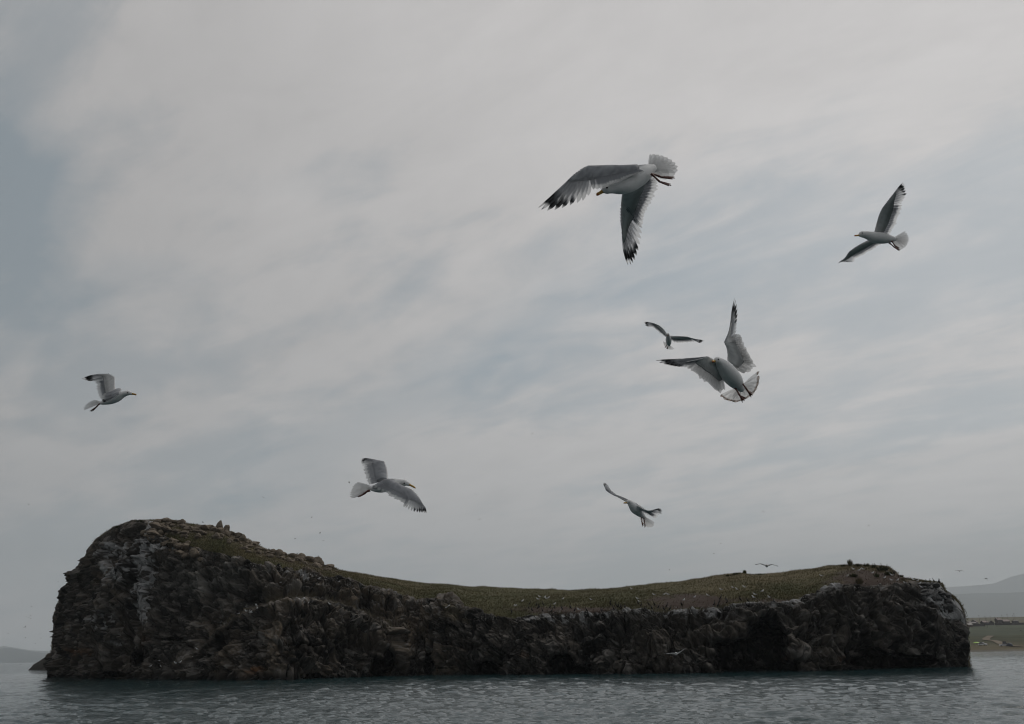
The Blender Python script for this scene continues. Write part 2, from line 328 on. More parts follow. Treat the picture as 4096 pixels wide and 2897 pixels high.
def island():
    sk = np.array(SKYLINE, float); w = sk.copy(); w[:, 1] *= 0.55
    L = np.r_[0, np.cumsum(np.linalg.norm(np.diff(w, axis=0), axis=1))]
    NC = 1560; s = np.linspace(0, L[-1], NC); px = np.interp(s, L, sk[:, 0]); ys = np.interp(s, L, sk[:, 1])
    ye = np.maximum(interp(px, EDGE), ys + 2.0); yb = np.maximum(interp(px, BASE), ye + 2)
    k = np.ones(9) / 9
    yb = np.convolve(np.pad(yb, 4, mode='edge'), k, 'valid')
    zb = at_water(px, yb)[:, 1]
    zb = np.convolve(np.pad(zb, 12, mode='edge'), np.ones(25) / 25, 'valid')
    ysrow = 0
    sb, sl, bk = interp(px, SETBACK), interp(px, SLOPE), interp(px, BACK)
    NV, NS, NB = 270, 80, 34
    rows = []; mc = []; PY = []; PX = np.tile(px, (4 + NV + NS + NB, 1)); 
    foot = at_y(px, yb, zb)
    for dz in (3.0, 2.0, 1.0, 0.45):
        f_ = foot.copy(); f_[:, 2] = -dz; f_[:, 1] -= 0.2; rows.append(f_); mc.append(np.ones(NC)); PY.append(yb + 3)
    # cliff profile with its ledge and sea caves, then rows spread evenly along each profile
    v = np.linspace(0, 1, 420)[:, None]; y = yb + (ye - yb) * v; pxx = np.tile(px, (420, 1))
    prof = 0.55 * v + 0.45 * v ** 3; led = interp(px, LEDGE); inside = sstep(px, 545, 640) * (1 - sstep(px, 1540, 1660))
    out = sstep(y, led - 7, led + 9) * inside * (2.0 + 3.0 * sstep(px, 640, 1000) * (1 - sstep(px, 1300, 1560)))
    Y = zb + sb * prof - out
    P0 = at_y(pxx, y, Y).reshape(-1, 3); cn_ = (0.45 * fbm(P0 / 2.4, 3, 55)).reshape(y.shape); cav = np.zeros_like(y)
    for (cx, cy_, rx, ry, dep) in CAVES:
        e = ((pxx - cx) / rx) ** 2 + ((y - cy_) / ry) ** 2 + cn_; cav = np.maximum(cav, 2.3 * dep * (1 - sstep(e, 0.4, 1.15)))
    G0 = at_y(pxx, y, Y + cav); arc = np.r_[np.zeros((1, NC)), np.cumsum(np.linalg.norm(np.diff(G0, axis=0), axis=-1), axis=0)]
    G1 = at_y(pxx, y, Y + 0.12 * cav); R1_ = np.zeros((NV, NC, 3)); R0_ = np.zeros((NV, NC, 3)); y0_ = np.zeros((NV, NC)); tt = np.arange(NV) / NV
    for j in range(NC):
        q_ = tt * arc[-1, j]
        for k_ in range(3): R0_[:, j, k_] = np.interp(q_, arc[:, j], G0[:, j, k_]); R1_[:, j, k_] = np.interp(q_, arc[:, j], G1[:, j, k_])
        y0_[:, j] = np.interp(q_, arc[:, j], y[:, j])
    cm_ = np.stack([np.interp(tt * arc[-1, j], arc[:, j], cav[:, j]) for j in range(NC)], 1)
    for i in range(NV): rows.append(R0_[i]); mc.append(np.full(NC, 1.0)); PY.append(y0_[i])
    for i in range(NS):
        v = i / (NS - 1); y = ye + (ys - ye) * v
        Y = zb + sb + sl * (0.25 * v + 0.75 * v * v)
        rows.append(at_y(px, y, Y)); mc.append(np.full(NC, float(1 - sstep(np.array(v), 0.0, 0.10)))); PY.append(y)
    top = rows[-1]
    for i in range(1, NB + 1):
        v = i / NB; p_ = top.copy(); p_[:, 1] += bk * v; p_[:, 2] = top[:, 2] * (1 - 1.15 * v ** 2.2) - 0.6 * v; rows.append(p_)
        mc.append(np.full(NC, float(sstep(np.array(v), 0.25, 0.45)))); PY.append(ys)
    P = np.array(rows); MC = np.array(mc); PY = np.array(PY); sh = P.shape[:2]
    # smooth then get outward normals
    S = P.copy(); S[4:4 + NV] = R1_              # the cliff as it would stand without its caves gives the outward directions
    for _ in range(16):
        S[1:-1] = (S[:-2] + 2 * S[1:-1] + S[2:]) / 4; S[:, 1:-1] = (S[:, :-2] + 2 * S[:, 1:-1] + S[:, 2:]) / 4
    du = np.gradient(S, axis=1); dv = np.gradient(S, axis=0)
    n = np.cross(du, dv); n /= np.linalg.norm(n, axis=-1, keepdims=True) + 1e-9
    n = np.where((n[..., 1] > 0)[..., None] & (np.arange(sh[0]) < 4 + NV)[:, None, None], -n, n)
    Q = P.reshape(-1, 3); PXf = PX.ravel(); PYf = PY.ravel()
    # the rim between turf and rock wanders
    wob = fbm(Q / 2.5, 3, 77)
    left = 1 - sstep(PXf, 560, 680); rgt = sstep(PXf, 3560, 3720)
    mcf = np.clip(MC.ravel() + 0.55 * wob * (MC.ravel() > 0.02) * (MC.ravel() < 0.98), 0, 1)
    mcf = np.maximum(mcf, np.maximum(left, rgt) * 0.9 * (PYf > interp(PXf, SKYLINE) + 8))
    bould = sstep(PXf, 600, 660) * (1 - sstep(PXf, 1280, 1380)) * (1 - sstep(PYf - interp(PXf, SKYLINE), 12, 60))   # rocky crest on the left
    warp = np.stack([fbm(Q / 6, 3, s_) for s_ in (1, 2, 3)], 1)
    # steep folded foliation: cells flattened across the bedding
    tilt = math.radians(62); bn = np.array([math.sin(tilt), 0.25, math.cos(tilt)]); bn /= np.linalg.norm(bn)
    W = Q + warp * 1.5
    along = W @ bn
    def cells(size, flat, seed):
        return voro((W + np.outer(along * (flat - 1), bn)) / size, seed, True)
    f1a, f2a, ra, ta = cells(5.0, 1.25, 5); f1b, f2b, rb, tb = cells(2.2, 1.4, 6); f1c, f2c, rc, tc_ = cells(0.95, 1.5, 7); f1d, f2d, rd_, td_ = cells(0.42, 1.5, 8)
    big = fbm(Q / 10, 3, 31); ridg = 1 - np.abs(fbm(Q / 5.5, 4, 41)) * 2; fold = np.stack([fbm(Q / 13, 2, s_) for s_ in (81, 82, 83)], 1) * 7.0; al2 = (Q + fold + warp * 0.6) @ bn
    bed = vnoise(np.c_[al2 / 0.9, np.zeros(len(Q)), np.zeros(len(Q))], 71) * (0.5 + 0.5 * sstep(fbm(Q / 5, 2, 73), -0.2, 0.3)); strat = np.abs(((al2 + 0.25 * fbm(Q / 1.2, 2, 9)) / 0.55) % 1.0 - 0.35)
    crack = np.minimum(sstep(f2a - f1a, 0, 0.12), 0.4 + 0.6 * sstep(f2b - f1b, 0, 0.14))
    d = 3.2 * big + 1.5 * ridg + 0.8 * (ra - 0.5) + 1.2 * ta + 0.5 * (rb - 0.5) + 0.75 * tb + 0.12 * (rc - 0.5) + 0.26 * tc_ + 0.04 * (rd_ - 0.5) + 0.09 * td_ + 0.85 * bed + 0.30 * strat - 0.8 * (1 - crack)
    low = sstep(PYf - interp(PXf, SKYLINE), 0, 60); ends = np.minimum(sstep(PXf, 199, 240), 1 - sstep(PXf, 3852, 3876)) * 0.72 + 0.28
    capt = (0.5 + 0.5 * sstep(PYf - interp(PXf, EDGE), -4, 30)) * ((0.3 + 0.3 * left) + (0.7 - 0.3 * left) * sstep(PYf - interp(PXf, SKYLINE), 4, 60)) * (1 - 0.55 * rgt)
    calm = np.ones(sh); calm[4:4 + NV] = 1 - sstep(cm_, 0.1, 0.9); calm[:4] = calm[4]; calm = calm.ravel(); calm *= 1 - 0.8 * np.exp(-((PYf - interp(PXf, LEDGE)) / 16) ** 2) * sstep(PXf, 640, 800) * (1 - sstep(PXf, 1540, 1640)); dsm = 0.35 * tb + 0.3 * tc_ + 0.1 * td_
    d = d * mcf * ends * np.maximum(capt, bould * 0.6) * calm + dsm * (1 - calm)
    front = (np.arange(sh[0]) < 4 + NV)[:, None] * np.ones(sh[1]); front = front.ravel()
    d += (1 - mcf) * 0.28 * fbm(Q / 3.5, 4, 61)
    nf = n.reshape(-1, 3).copy()
    V = Q + nf * d[:, None]
    faces = grid_faces(*sh)
    # ---- colours: rock tints, guano stains, rust lichen, turf
    cn = fbm(Q / 2.0, 4, 91); c2 = fbm(Q / 7, 3, 92); c3 = fbm(Q / 0.8, 3, 93)
    dark = np.array([0.029, 0.029, 0.028]); brown = np.array([0.108, 0.085, 0.062])
    k1 = np.clip(0.45 + 0.5 * c2 + 0.5 * (rb - 0.5) + 0.35 * (ra - 0.5), 0, 1)
    mid = sstep(PXf, 700, 1000) * (1 - sstep(PXf, 1700, 2000))
    k1 = np.clip(k1 * (0.28 + 0.62 * mid + 0.3 * left), 0, 1)
    C = dark + (brown - dark) * k1[:, None]
    C *= (0.62 + 0.3 * rc + 0.12 * rd_ + 0.3 * c3 + 0.55 * (rb - 0.5) + 0.75 * (ra - 0.5) + 0.7 * c2)[:, None].clip(0.22, 2.2)
    slab = (rb > 0.90) * sstep(cn + 0.5 * (rc - 0.5), -0.25, 0.25); C = C + (np.array([0.15, 0.142, 0.132]) - C) * (0.7 * slab)[:, None]
    spk = (rc > 0.88) * sstep(rd_ + 0.5 * cn, 0.35, 0.8); C = C + (np.array([0.155, 0.150, 0.142]) - C) * (0.75 * spk)[:, None]; C *= (0.7 + 0.3 * sstep(f2c - f1c, 0, 0.16))[:, None]
    lay = vnoise(np.c_[al2 * 1.3, c2 * 1.0, Q[:, 0] * 0.02], 55) + 0.8 * vnoise(np.c_[al2 * 3.7, c2 * 1.5, Q[:, 0] * 0.03], 56)      # thin beds of different tint
    C *= (1 + 0.38 * lay).clip(0.45, 1.7)[:, None]
    Vg = V.reshape(sh[0], sh[1], 3); fn = np.cross(np.gradient(Vg, axis=1), np.gradient(Vg, axis=0)); fn /= np.linalg.norm(fn, axis=-1, keepdims=True) + 1e-9
    shelf = sstep(np.abs(fn[..., 2].ravel()), 0.35, 0.8) * (mcf > 0.4) * sstep(cn + 0.3, 0, 0.6)      # pale dust and droppings on little ledges, plus painted skylight on upward facets
    C = C + (np.array([0.17, 0.155, 0.14]) - C) * (0.6 * shelf)[:, None]
    # guano: below the rim where the birds perch, and runs down the bluff's face
    rim = np.exp(-np.clip(PYf - interp(PXf, EDGE), 0, None) / 30) * (sstep(PXf, 2060, 2120) * (1 - sstep(PXf, 3330, 3420)) * 1.0 + 0.35 * sstep(PXf, 1150, 1250) * (1 - sstep(PXf, 1700, 1800)) + 0.9 * sstep(PXf, 3680, 3720))
    def blob(cx, cy_, rx, ry): return np.exp(-(((PXf - cx) / rx) ** 2 + ((PYf - cy_) / ry) ** 2))
    gu = 0.85 * rim + 1.2 * blob(595, 2290, 50, 60) + 1.2 * blob(585, 2400, 38, 100) + 1.1 * blob(610, 2190, 70, 45) + 0.7 * blob(610, 2105, 50, 25) + 1.0 * blob(475, 2290, 55, 55) + 1.0 * blob(720, 2195, 60, 22) + 1.0 * blob(455, 2205, 60, 30)
    gu += 1.3 * blob(3790, 2430, 70, 50) + 1.3 * blob(3735, 2380, 45, 45) + 0.6 * blob(1210, 2405, 90, 20) + 0.7 * blob(1200, 2325, 80, 25) + 0.8 * blob(430, 2480, 40, 50) + 0.45 * blob(470, 2570, 30, 30) + 0.35 * blob(1080, 2610, 60, 25) + 0.35 * blob(860, 2400, 60, 20) + 0.5 * blob(3520, 2375, 30, 15)
    gm = sstep(gu * (0.45 + 1.3 * c3 + 0.9 * (rc - 0.5) + 0.5 * cn + 0.5 * (rb - 0.5)), 0.22, 0.62) * 0.9
    C = C + (np.array([0.31, 0.312, 0.312]) - C) * (gm * (mcf > 0.3))[:, None]
    ru = blob(1035, 2685, 55, 25) + 0.9 * blob(330, 2610, 70, 30) + 0.7 * blob(600, 2560, 35, 50) + 0.6 * blob(3130, 2640, 50, 25) + 0.7 * blob(3360, 2640, 40, 20) + 0.6 * blob(1145, 2660, 12, 40) + 0.5 * blob(1350, 2670, 20, 30) + 0.7 * blob(2110, 2630, 25, 30) + 0.5 * blob(2690, 2640, 70, 30) + 0.5 * blob(1960, 2620, 20, 20) + 0.35 * blob(1100, 2550, 160, 80)
    rm = sstep(ru * (0.7 + 0.8 * cn), 0.25, 0.8) * 0.75
    C = C + (np.array([0.125, 0.062, 0.026]) - C) * (rm * (mcf > 0.5))[:, None]
    wet = sstep(V[:, 2], 0.2, 1.3); C *= (0.45 + 0.55 * wet)[:, None]
    # turf and bare soil on top
    gx = fbm(Q / 6, 4, 101); dry = np.clip(0.5 + 0.9 * gx + 0.35 * (1 - sstep(PYf - interp(PXf, SKYLINE), 5, 45)) + 0.35 * (1 - sstep(PYf - interp(PXf, SKYLINE), 10, 60)) * sstep(PXf, 2050, 2300) * (1 - sstep(PXf, 3200, 3350)), 0, 1)
    G = np.array([0.066, 0.066, 0.029]) + (np.array([0.135, 0.112, 0.064]) - np.array([0.066, 0.066, 0.029])) * (dry * (0.45 + 0.5 * sstep(PXf, 600, 1200) * (1 - sstep(PXf, 1500, 1800)) + 0.45 * sstep(PXf, 2500, 2900)))[:, None]
    soil = np.clip(1.2 * blob(2760, 2405, 190, 32) + 1.1 * blob(2300, 2440, 300, 16) + 1.3 * blob(3480, 2320, 180, 45) + 0.7 * blob(3100, 2405, 120, 14) + 0.5 * blob(1330, 2310, 80, 12), 0, 1)
    soil = sstep(soil * (0.8 + 0.5 * cn), 0.25, 0.7)
    G = G + (np.array([0.054, 0.038, 0.030]) - G) * soil[:, None]
    C = C + (G - C) * (1 - sstep(mcf, 0.25, 0.6))[:, None]
    # turf caught on the ledge and in the gullies
    nz = nf[:, 2]
    led = np.exp(-np.abs(PYf - interp(PXf, LEDGE) + 8) / 14) * sstep(PXf, 760, 860) * (1 - sstep(PXf, 1560, 1640)) + 0.9 * blob(1830, 2470, 70, 60) + 0.5 * blob(980, 2520, 60, 50)
    lm = sstep(led * (0.7 + 0.9 * cn), 0.3, 0.7) * (mcf > 0.5) * 0.8
    C = C + (np.array([0.115, 0.098, 0.068]) - C) * lm[:, None]
    gf = blob(860, 2330, 170, 80) * (0.6 + 0.5 * rb) * (mcf > 0.5); C = C + (np.array([0.088, 0.088, 0.083]) * (0.6 + 0.8 * rc)[:, None] - C) * np.clip(gf * 0.8, 0, 1)[:, None]
    C = C + (np.array([0.14, 0.115, 0.088]) * (0.7 + 0.6 * rb)[:, None] - C) * (bould * (cn > -0.15) * 0.85)[:, None]
    o = mesh_obj('island', V, faces, M_ROCK, None, np.clip(C, 0.008, 0.6))
    tag(o, 'long dark rocky island with grassy saddle and steep cliffs rising from the lake', None, None, 'structure')
    grassy = (mcf < 0.3) & (np.repeat(np.arange(sh[0]), sh[1]) < 4 + NV + NS + 6)
    return o, V, faces, PXf, PYf, grassy, soil, C
ISLAND, IV, IF, IPX, IPY, IGRASS, ISOIL, ICOL = island()
BVH = BVHTree.FromPolygons([Vector(v) for v in IV], [tuple(int(i) for i in f) for f in IF])
def hit(px, py):
    d = ray(px, py); d = Vector(d).normalized()
    return BVH.ray_cast(Vector(CAM), d, 600)

# ---- turf on the island
def turf():
    idx = np.where(IGRASS)[0]; g = np.random.default_rng(12)
    n = 150000
    pick = g.choice(idx, n); base = IV[pick] + np.c_[g.normal(0, 0.18, (n, 2)), np.full(n, -0.06)]
    keep = g.random(n) > ISOIL[pick] * 0.93
    base = base[keep]; pick = pick[keep]; n = len(base)
    pn = fbm(base / 5, 3, 201); h = (0.16 + 0.22 * g.random(n)) * (1 + 0.5 * pn)
    a = g.random(n) * 6.283; w = 0.035 + 0.03 * g.random(n); lean = g.normal(0, 0.12, (n, 2)) + [0.06, 0]
    off = np.c_[np.cos(a) * w, np.sin(a) * w, np.zeros(n)]
    tip = base + np.c_[lean, h]
    V = np.stack([base - off, base + off, tip], 1).reshape(-1, 3); F = np.arange(3 * n).reshape(-1, 3)
    c = ICOL[pick] * (0.85 + 0.3 * g.random(n))[:, None]; tipc = c * 0.75 + np.array([0.095, 0.085, 0.046]) * 0.25
    C = np.stack([c, c, tipc], 1).reshape(-1, 3)
    o = mesh_obj('grass', V, F, M_GRASS, None, C, False); tag(o, 'olive and straw coloured grass covering the saddle of the island', 'grass', None, 'stuff')
turf()

# ---- boulders of the crest and loose blocks (parts of the island)
def boulder_mesh(seed, flat=0.75, blocky=0.6, base=None):
    bm = bmesh.new(); bmesh.ops.create_icosphere(bm, subdivisions=2, radius=1.0)
    P = np.array([v.co[:] for v in bm.verts]); g = np.random.default_rng(seed)
    for _ in range(11):                      # plane cuts make the flat broken faces
        nrm = g.normal(size=3); nrm /= np.linalg.norm(nrm); lim = 0.42 + 0.35 * g.random()
        ex = np.clip(P @ nrm - lim, 0, None); P -= np.outer(ex * (0.9 + 0.08 * blocky), nrm)
    P *= (1.15 + 0.06 * fbm(P * 2.3 + seed, 2, seed))[:, None]; P[:, 2] *= flat
    for v, p in zip(bm.verts, P): v.co = p
    me = bpy.data.meshes.new('boulder'); bm.to_mesh(me); bm.free()
    tint = 0.75 + 0.5 * g.random()
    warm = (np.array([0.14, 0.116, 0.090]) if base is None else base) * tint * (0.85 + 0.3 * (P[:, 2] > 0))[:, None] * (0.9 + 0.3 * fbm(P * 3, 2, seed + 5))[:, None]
    ca = me.color_attributes.new('Col', 'FLOAT_COLOR', 'POINT'); c = np.ones((len(P), 4), np.float32); c[:, :3] = np.clip(warm, 0.01, 0.5); ca.data.foreach_set('color', c.ravel())
    me.materials.append(M_ROCK); return me
BM_DARK = [boulder_mesh(s, f, b, np.array([0.024, 0.024, 0.024])) for s, f, b in ((31, .8, .8), (32, .6, .9), (33, .7, 1))]
BM_GREY = [boulder_mesh(s, f, b, np.array([0.12, 0.118, 0.116])) for s, f, b in ((21, .8, .8), (22, .6, .9), (23, .9, 1), (24, .7, .8))]
BM = [boulder_mesh(s, f, b) for s, f, b in ((1, .8, .6), (2, .6, .9), (3, .95, .5), (4, .7, .8), (5, .55, .7), (6, .85, 1), (7, 1.1, .9), (8, .65, .6))]
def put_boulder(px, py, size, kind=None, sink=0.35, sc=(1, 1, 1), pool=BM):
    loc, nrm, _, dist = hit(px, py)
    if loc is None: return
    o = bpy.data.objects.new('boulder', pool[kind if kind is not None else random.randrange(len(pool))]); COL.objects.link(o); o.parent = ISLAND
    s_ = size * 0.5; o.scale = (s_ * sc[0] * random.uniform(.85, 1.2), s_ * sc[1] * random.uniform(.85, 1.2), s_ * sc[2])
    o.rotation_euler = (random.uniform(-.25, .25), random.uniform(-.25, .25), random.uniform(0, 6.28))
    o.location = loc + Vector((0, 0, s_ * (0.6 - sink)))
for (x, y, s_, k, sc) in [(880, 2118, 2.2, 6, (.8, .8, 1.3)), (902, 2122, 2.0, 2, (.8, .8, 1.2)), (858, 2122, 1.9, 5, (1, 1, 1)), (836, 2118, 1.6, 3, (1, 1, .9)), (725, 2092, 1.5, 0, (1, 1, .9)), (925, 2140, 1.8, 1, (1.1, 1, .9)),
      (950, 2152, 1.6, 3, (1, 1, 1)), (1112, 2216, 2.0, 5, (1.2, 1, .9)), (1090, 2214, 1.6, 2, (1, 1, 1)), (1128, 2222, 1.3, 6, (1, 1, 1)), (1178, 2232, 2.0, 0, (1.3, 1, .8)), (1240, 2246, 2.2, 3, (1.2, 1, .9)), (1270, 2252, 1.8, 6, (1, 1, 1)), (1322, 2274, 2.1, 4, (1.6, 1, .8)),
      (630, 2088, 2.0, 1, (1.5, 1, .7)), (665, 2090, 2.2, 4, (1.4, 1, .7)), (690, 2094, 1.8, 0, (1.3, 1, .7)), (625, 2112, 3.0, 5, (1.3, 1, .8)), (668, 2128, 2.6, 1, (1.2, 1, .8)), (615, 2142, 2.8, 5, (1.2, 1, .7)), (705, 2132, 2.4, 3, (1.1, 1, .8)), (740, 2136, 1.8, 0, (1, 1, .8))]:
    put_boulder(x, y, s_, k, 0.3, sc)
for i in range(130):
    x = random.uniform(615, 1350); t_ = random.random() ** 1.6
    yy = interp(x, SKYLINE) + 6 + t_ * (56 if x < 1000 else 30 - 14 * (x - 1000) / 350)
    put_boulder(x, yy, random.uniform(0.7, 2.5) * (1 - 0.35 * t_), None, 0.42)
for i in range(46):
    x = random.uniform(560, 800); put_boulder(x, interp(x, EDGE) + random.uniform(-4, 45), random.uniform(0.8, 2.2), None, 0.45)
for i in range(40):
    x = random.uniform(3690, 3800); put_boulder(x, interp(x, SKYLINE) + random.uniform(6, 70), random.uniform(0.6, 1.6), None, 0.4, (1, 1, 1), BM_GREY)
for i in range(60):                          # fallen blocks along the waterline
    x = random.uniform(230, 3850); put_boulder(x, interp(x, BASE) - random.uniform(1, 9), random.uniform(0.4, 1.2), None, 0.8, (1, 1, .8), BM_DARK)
# loose pale stones along the rim: too many and small to count
def scree():
    mb = MB(); g = random.Random(5)
    for i in range(1500):
        x = g.choice([g.uniform(2060, 3700), g.uniform(2060, 3350), g.uniform(1000, 2000)]); e = interp(x, EDGE)
        y = e + g.gauss(0, 10) - 2 if x > 2050 else e + g.gauss(0, 9)
        loc, nrm, _, dist = hit(x, y)
        if loc is None: continue
        r = g.uniform(0.05, 0.15) * (1.6 if g.random() < 0.1 else 1); c = np.array([0.26, 0.25, 0.235]) * g.uniform(0.3, 1.15)
        a = g.random() * 6.28; q = [Vector((math.cos(a + k * 2.09) * r, math.sin(a + k * 2.09) * r, -0.3 * r)) + loc for k in range(3)] + [loc + Vector((0, 0, r * 0.9))]
        mb.add(q, [(0, 1, 3), (1, 2, 3), (2, 0, 3)], c)
    o = mb.build('scree', M_ROCK, None, False); tag(o, 'pale loose stones strewn along the cliff rim', 'stones', None, 'stuff')
scree()

# ---- shrubs and tall tussocks on the skyline
def tussock(px, py, h, wd, n, label, tone=(0.045, 0.05, 0.02)):
    loc, *_ = hit(px, py)
    if loc is None: return
    n = int(n * 0.4); h *= 1.25; g = np.random.default_rng(int(px)); root = empty('tussock', loc)
    a = g.random(n) * 6.283; rr = wd * 0.5 * np.sqrt(g.random(n)); b = np.c_[np.cos(a) * rr, np.sin(a) * rr, np.full(n, -0.1)] + np.array(loc)
    hh = h * (0.45 + 0.55 * g.random(n)) * (1 - 0.25 * (rr / (wd * .5)) ** 2); tip = b + np.c_[np.cos(a) * rr * 0.9 + g.normal(0, .06, n), np.sin(a) * rr * 0.9, hh]
    sd = np.c_[np.cos(a + 1.57), np.sin(a + 1.57), np.zeros(n)] * 0.05; mdl = (b * 0.45 + tip * 0.55) + np.c_[g.normal(0, .04, (n, 2)), hh * 0.1]
    V = np.stack([b - sd, b + sd, mdl + sd, mdl - sd, tip], 1).reshape(-1, 3); i0 = np.arange(n) * 5
    F = np.concatenate([np.stack([i0, i0 + 1, i0 + 2], 1), np.stack([i0, i0 + 2, i0 + 3], 1), np.stack([i0 + 3, i0 + 2, i0 + 4], 1)])
    c = np.array(tone) * (0.7 + 0.6 * g.random(n))[:, None]; C = np.repeat(c, 5, 0); C[4::5] = c * 0.5 + np.array([0.14, 0.11, 0.06]) * 0.5
    o = mesh_obj('foliage', V, F, M_GRASS, root, C, False); o['kind'] = 'stuff'
    tag(root, label, 'tussock', 'tussocks on the island')
tussock(3402, 2264, 1.3, 0.7, 220, 'tallest bushy grass tussock crowning the right summit', (0.075, 0.072, 0.04))
tussock(3432, 2266, 0.6, 1.2, 260, 'low dark tussock just right of the tallest summit one')
tussock(3466, 2266, 0.7, 0.8, 200, 'spiky tussock midway along the flat right summit')
tussock(3495, 2272, 0.6, 0.9, 200, 'tussock beside the cormorants on the right summit')
tussock(3530, 2282, 0.9, 1.6, 380, 'broad tussock on the shoulder right of the summit')
tussock(3555, 2300, 0.8, 1.0, 260, 'tussock hanging at the edge of the right shoulder')
tussock(3508, 2308, 0.9, 0.7, 180, 'small straw tussock on the bare soil below the summit')
tussock(3415, 2308, 0.7, 1.2, 220, 'low tussock on brown soil under the tallest one')
tussock(3438, 2335, 1.2, 0.9, 260, 'dry upright tussock low on the bare soil slope', (0.08, 0.065, 0.035))
tussock(3604, 2308, 0.5, 0.8, 160, 'tussock at the step between shoulder and right ledge')
tussock(3372, 2266, 0.55, 0.8, 160, 'tussock just left of the tallest summit one')
tussock(2980, 2294, 0.8, 0.6, 160, 'single spiky tussock on the low hump of the skyline')
tussock(2945, 2298, 0.45, 1.4, 220, 'flat tussock left of the spiky one on the hump')
tussock(2915, 2304, 0.35, 1.2, 160, 'leftmost low tussock of the skyline hump')
tussock(3040, 2299, 0.35, 1.4, 180, 'rightmost low tussock of the skyline hump')
tussock(560, 2088, 0.5, 1.6, 240, 'turf tussock on the round top of the left bluff')
tussock(470, 2110, 0.5, 0.9, 160, 'tussock on the left shoulder of the tall bluff')
tussock(313, 2300, 0.5, 0.6, 120, 'tussock clinging halfway down the left edge of the bluff')
tussock(700, 2170, 0.5, 2.2, 320, 'green tussock patch below the boulders of the bluff')

# ---- rock islet behind the left end
def islet():
    NU, NV = 90, 60; u = np.linspace(0, 1, NU); v = np.linspace(-1, 1, NV); U, Vv = np.meshgrid(u, v)
    x0 = at_water(np.array([113.]), np.array([2681.]))[0]
    X = x0[0] + U * 34.0; wid = 9 * np.sin(np.clip(U * 1.15, 0, 1) * 1.57) ** 0.7 + 0.3; Y = x0[1] + Vv * wid
    H = (19.0 * U ** 0.85 * (1 - 0.55 * sstep(U, 0.55, 1)) + 0.1) * (1 - np.abs(Vv) ** 2.4) - 0.4 * np.abs(Vv) ** 4
    P = np.stack([X, Y, H], -1).reshape(-1, 3); _, _, r = voro(P / 2.0, 3); P[:, 2] += (1.0 * fbm(P / 5, 4, 8) + 0.8 * (r - 0.5)) * np.clip(P[:, 2] / 2, 0, 1)
    C = np.array([0.05, 0.045, 0.04]) * (0.7 + 0.7 * r)[:, None]
    o = mesh_obj('rock_islet', P, grid_faces(NV, NU), M_ROCK, None, C)
    tag(o, 'small dark sloping rock islet behind the left foot of the island', None, None, 'structure')
islet()

# ------------------------------------------------------------------ far shore with the village
def shore_h(X, Y):
    y0 = 432 + 6 * np.sin(X / 60.0) + np.clip(250 - X, 0, 400) * 0.8
    d = Y - y0
    h = np.interp(d, [-60, 0, 3, 14, 90, 220, 235, 670, 1320, 2300], [-4, 0, 0.35, 1.0, 3.0, 9.6, 9.9, 27.5, 56.6, 60])
    return h
def shore():
    xs = np.linspace(120, 1700, 200); ys = np.r_[np.linspace(380, 700, 120), np.linspace(706, 2600, 110)]
    X, Y = np.meshgrid(xs, ys); Z = shore_h(X, Y); P = np.stack([X, Y, Z], -1).reshape(-1, 3); n1 = fbm(P / 22, 4, 3)
    P[:, 2] += 0.35 * n1 * sstep(P[:, 2], 0.8, 3)
    d = Y.ravel() - (432 + 6 * np.sin(X.ravel() / 60.0) + np.clip(250 - X.ravel(), 0, 400) * 0.8)
    sand = np.array([0.125, 0.115, 0.095]); dry = np.array([0.105, 0.088, 0.05]); green = np.array([0.062, 0.066, 0.034]); far = np.array([0.070, 0.082, 0.050])
    k = sstep(d + 3 * n1, 11, 16)[:, None]; C = sand * (1 - k) + dry * k
    k = sstep(d + 30 * n1, 60, 150)[:, None]; C = C * (1 - k) + green * k
    k = sstep(d + 6 * n1, 226, 250)[:, None]; C = C * (1 - k) + far * k
    k = sstep(d, 690, 800)[:, None]; C = C * (1 - k) + np.array([0.13, 0.12, 0.08]) * k
    C = C * (0.85 + 0.35 * n1)[:, None]
    o = mesh_obj('meadow_shore', P, grid_faces(len(ys), len(xs)), M_FIELD, None, C); tag(o, 'low green meadow with a sandy beach beyond the island', None, None, 'structure')
    # dirt track as a ribbon 5 cm above the meadow
    pts = [(4096, 2588, 470), (4060, 2585, 482), (4020, 2578, 505), (3985, 2566, 560), (3960, 2564, 575), (3948, 2562, 580), (3945, 2557, 600), (3955, 2554, 625), (3965, 2552.5, 648)]
    W = []
    for (x, y, Y_) in pts: p = at_y(np.array([float(x)]), np.array([float(y)]), Y_)[0]; W.append((p[0], Y_))
    c = catmull(W, 50); t_ = np.gradient(c, axis=0); t_ /= np.linalg.norm(t_, axis=1)[:, None]; nrm = np.c_[-t_[:, 1], t_[:, 0]]
    Vt = []
    for i in range(50):
        for s_ in np.linspace(-1, 1, 5):
            q = c[i] + nrm[i] * s_ * 2.3; Vt.append((q[0], q[1], float(shore_h(q[0], q[1])) + 0.32))
    o = mesh_obj('dirt_track', Vt, grid_faces(50, 5), M_FIELD, None, np.tile([0.17, 0.14, 0.105], (250, 1))); tag(o, 'pale dirt track winding across the far meadow', None, None, 'structure')
shore()
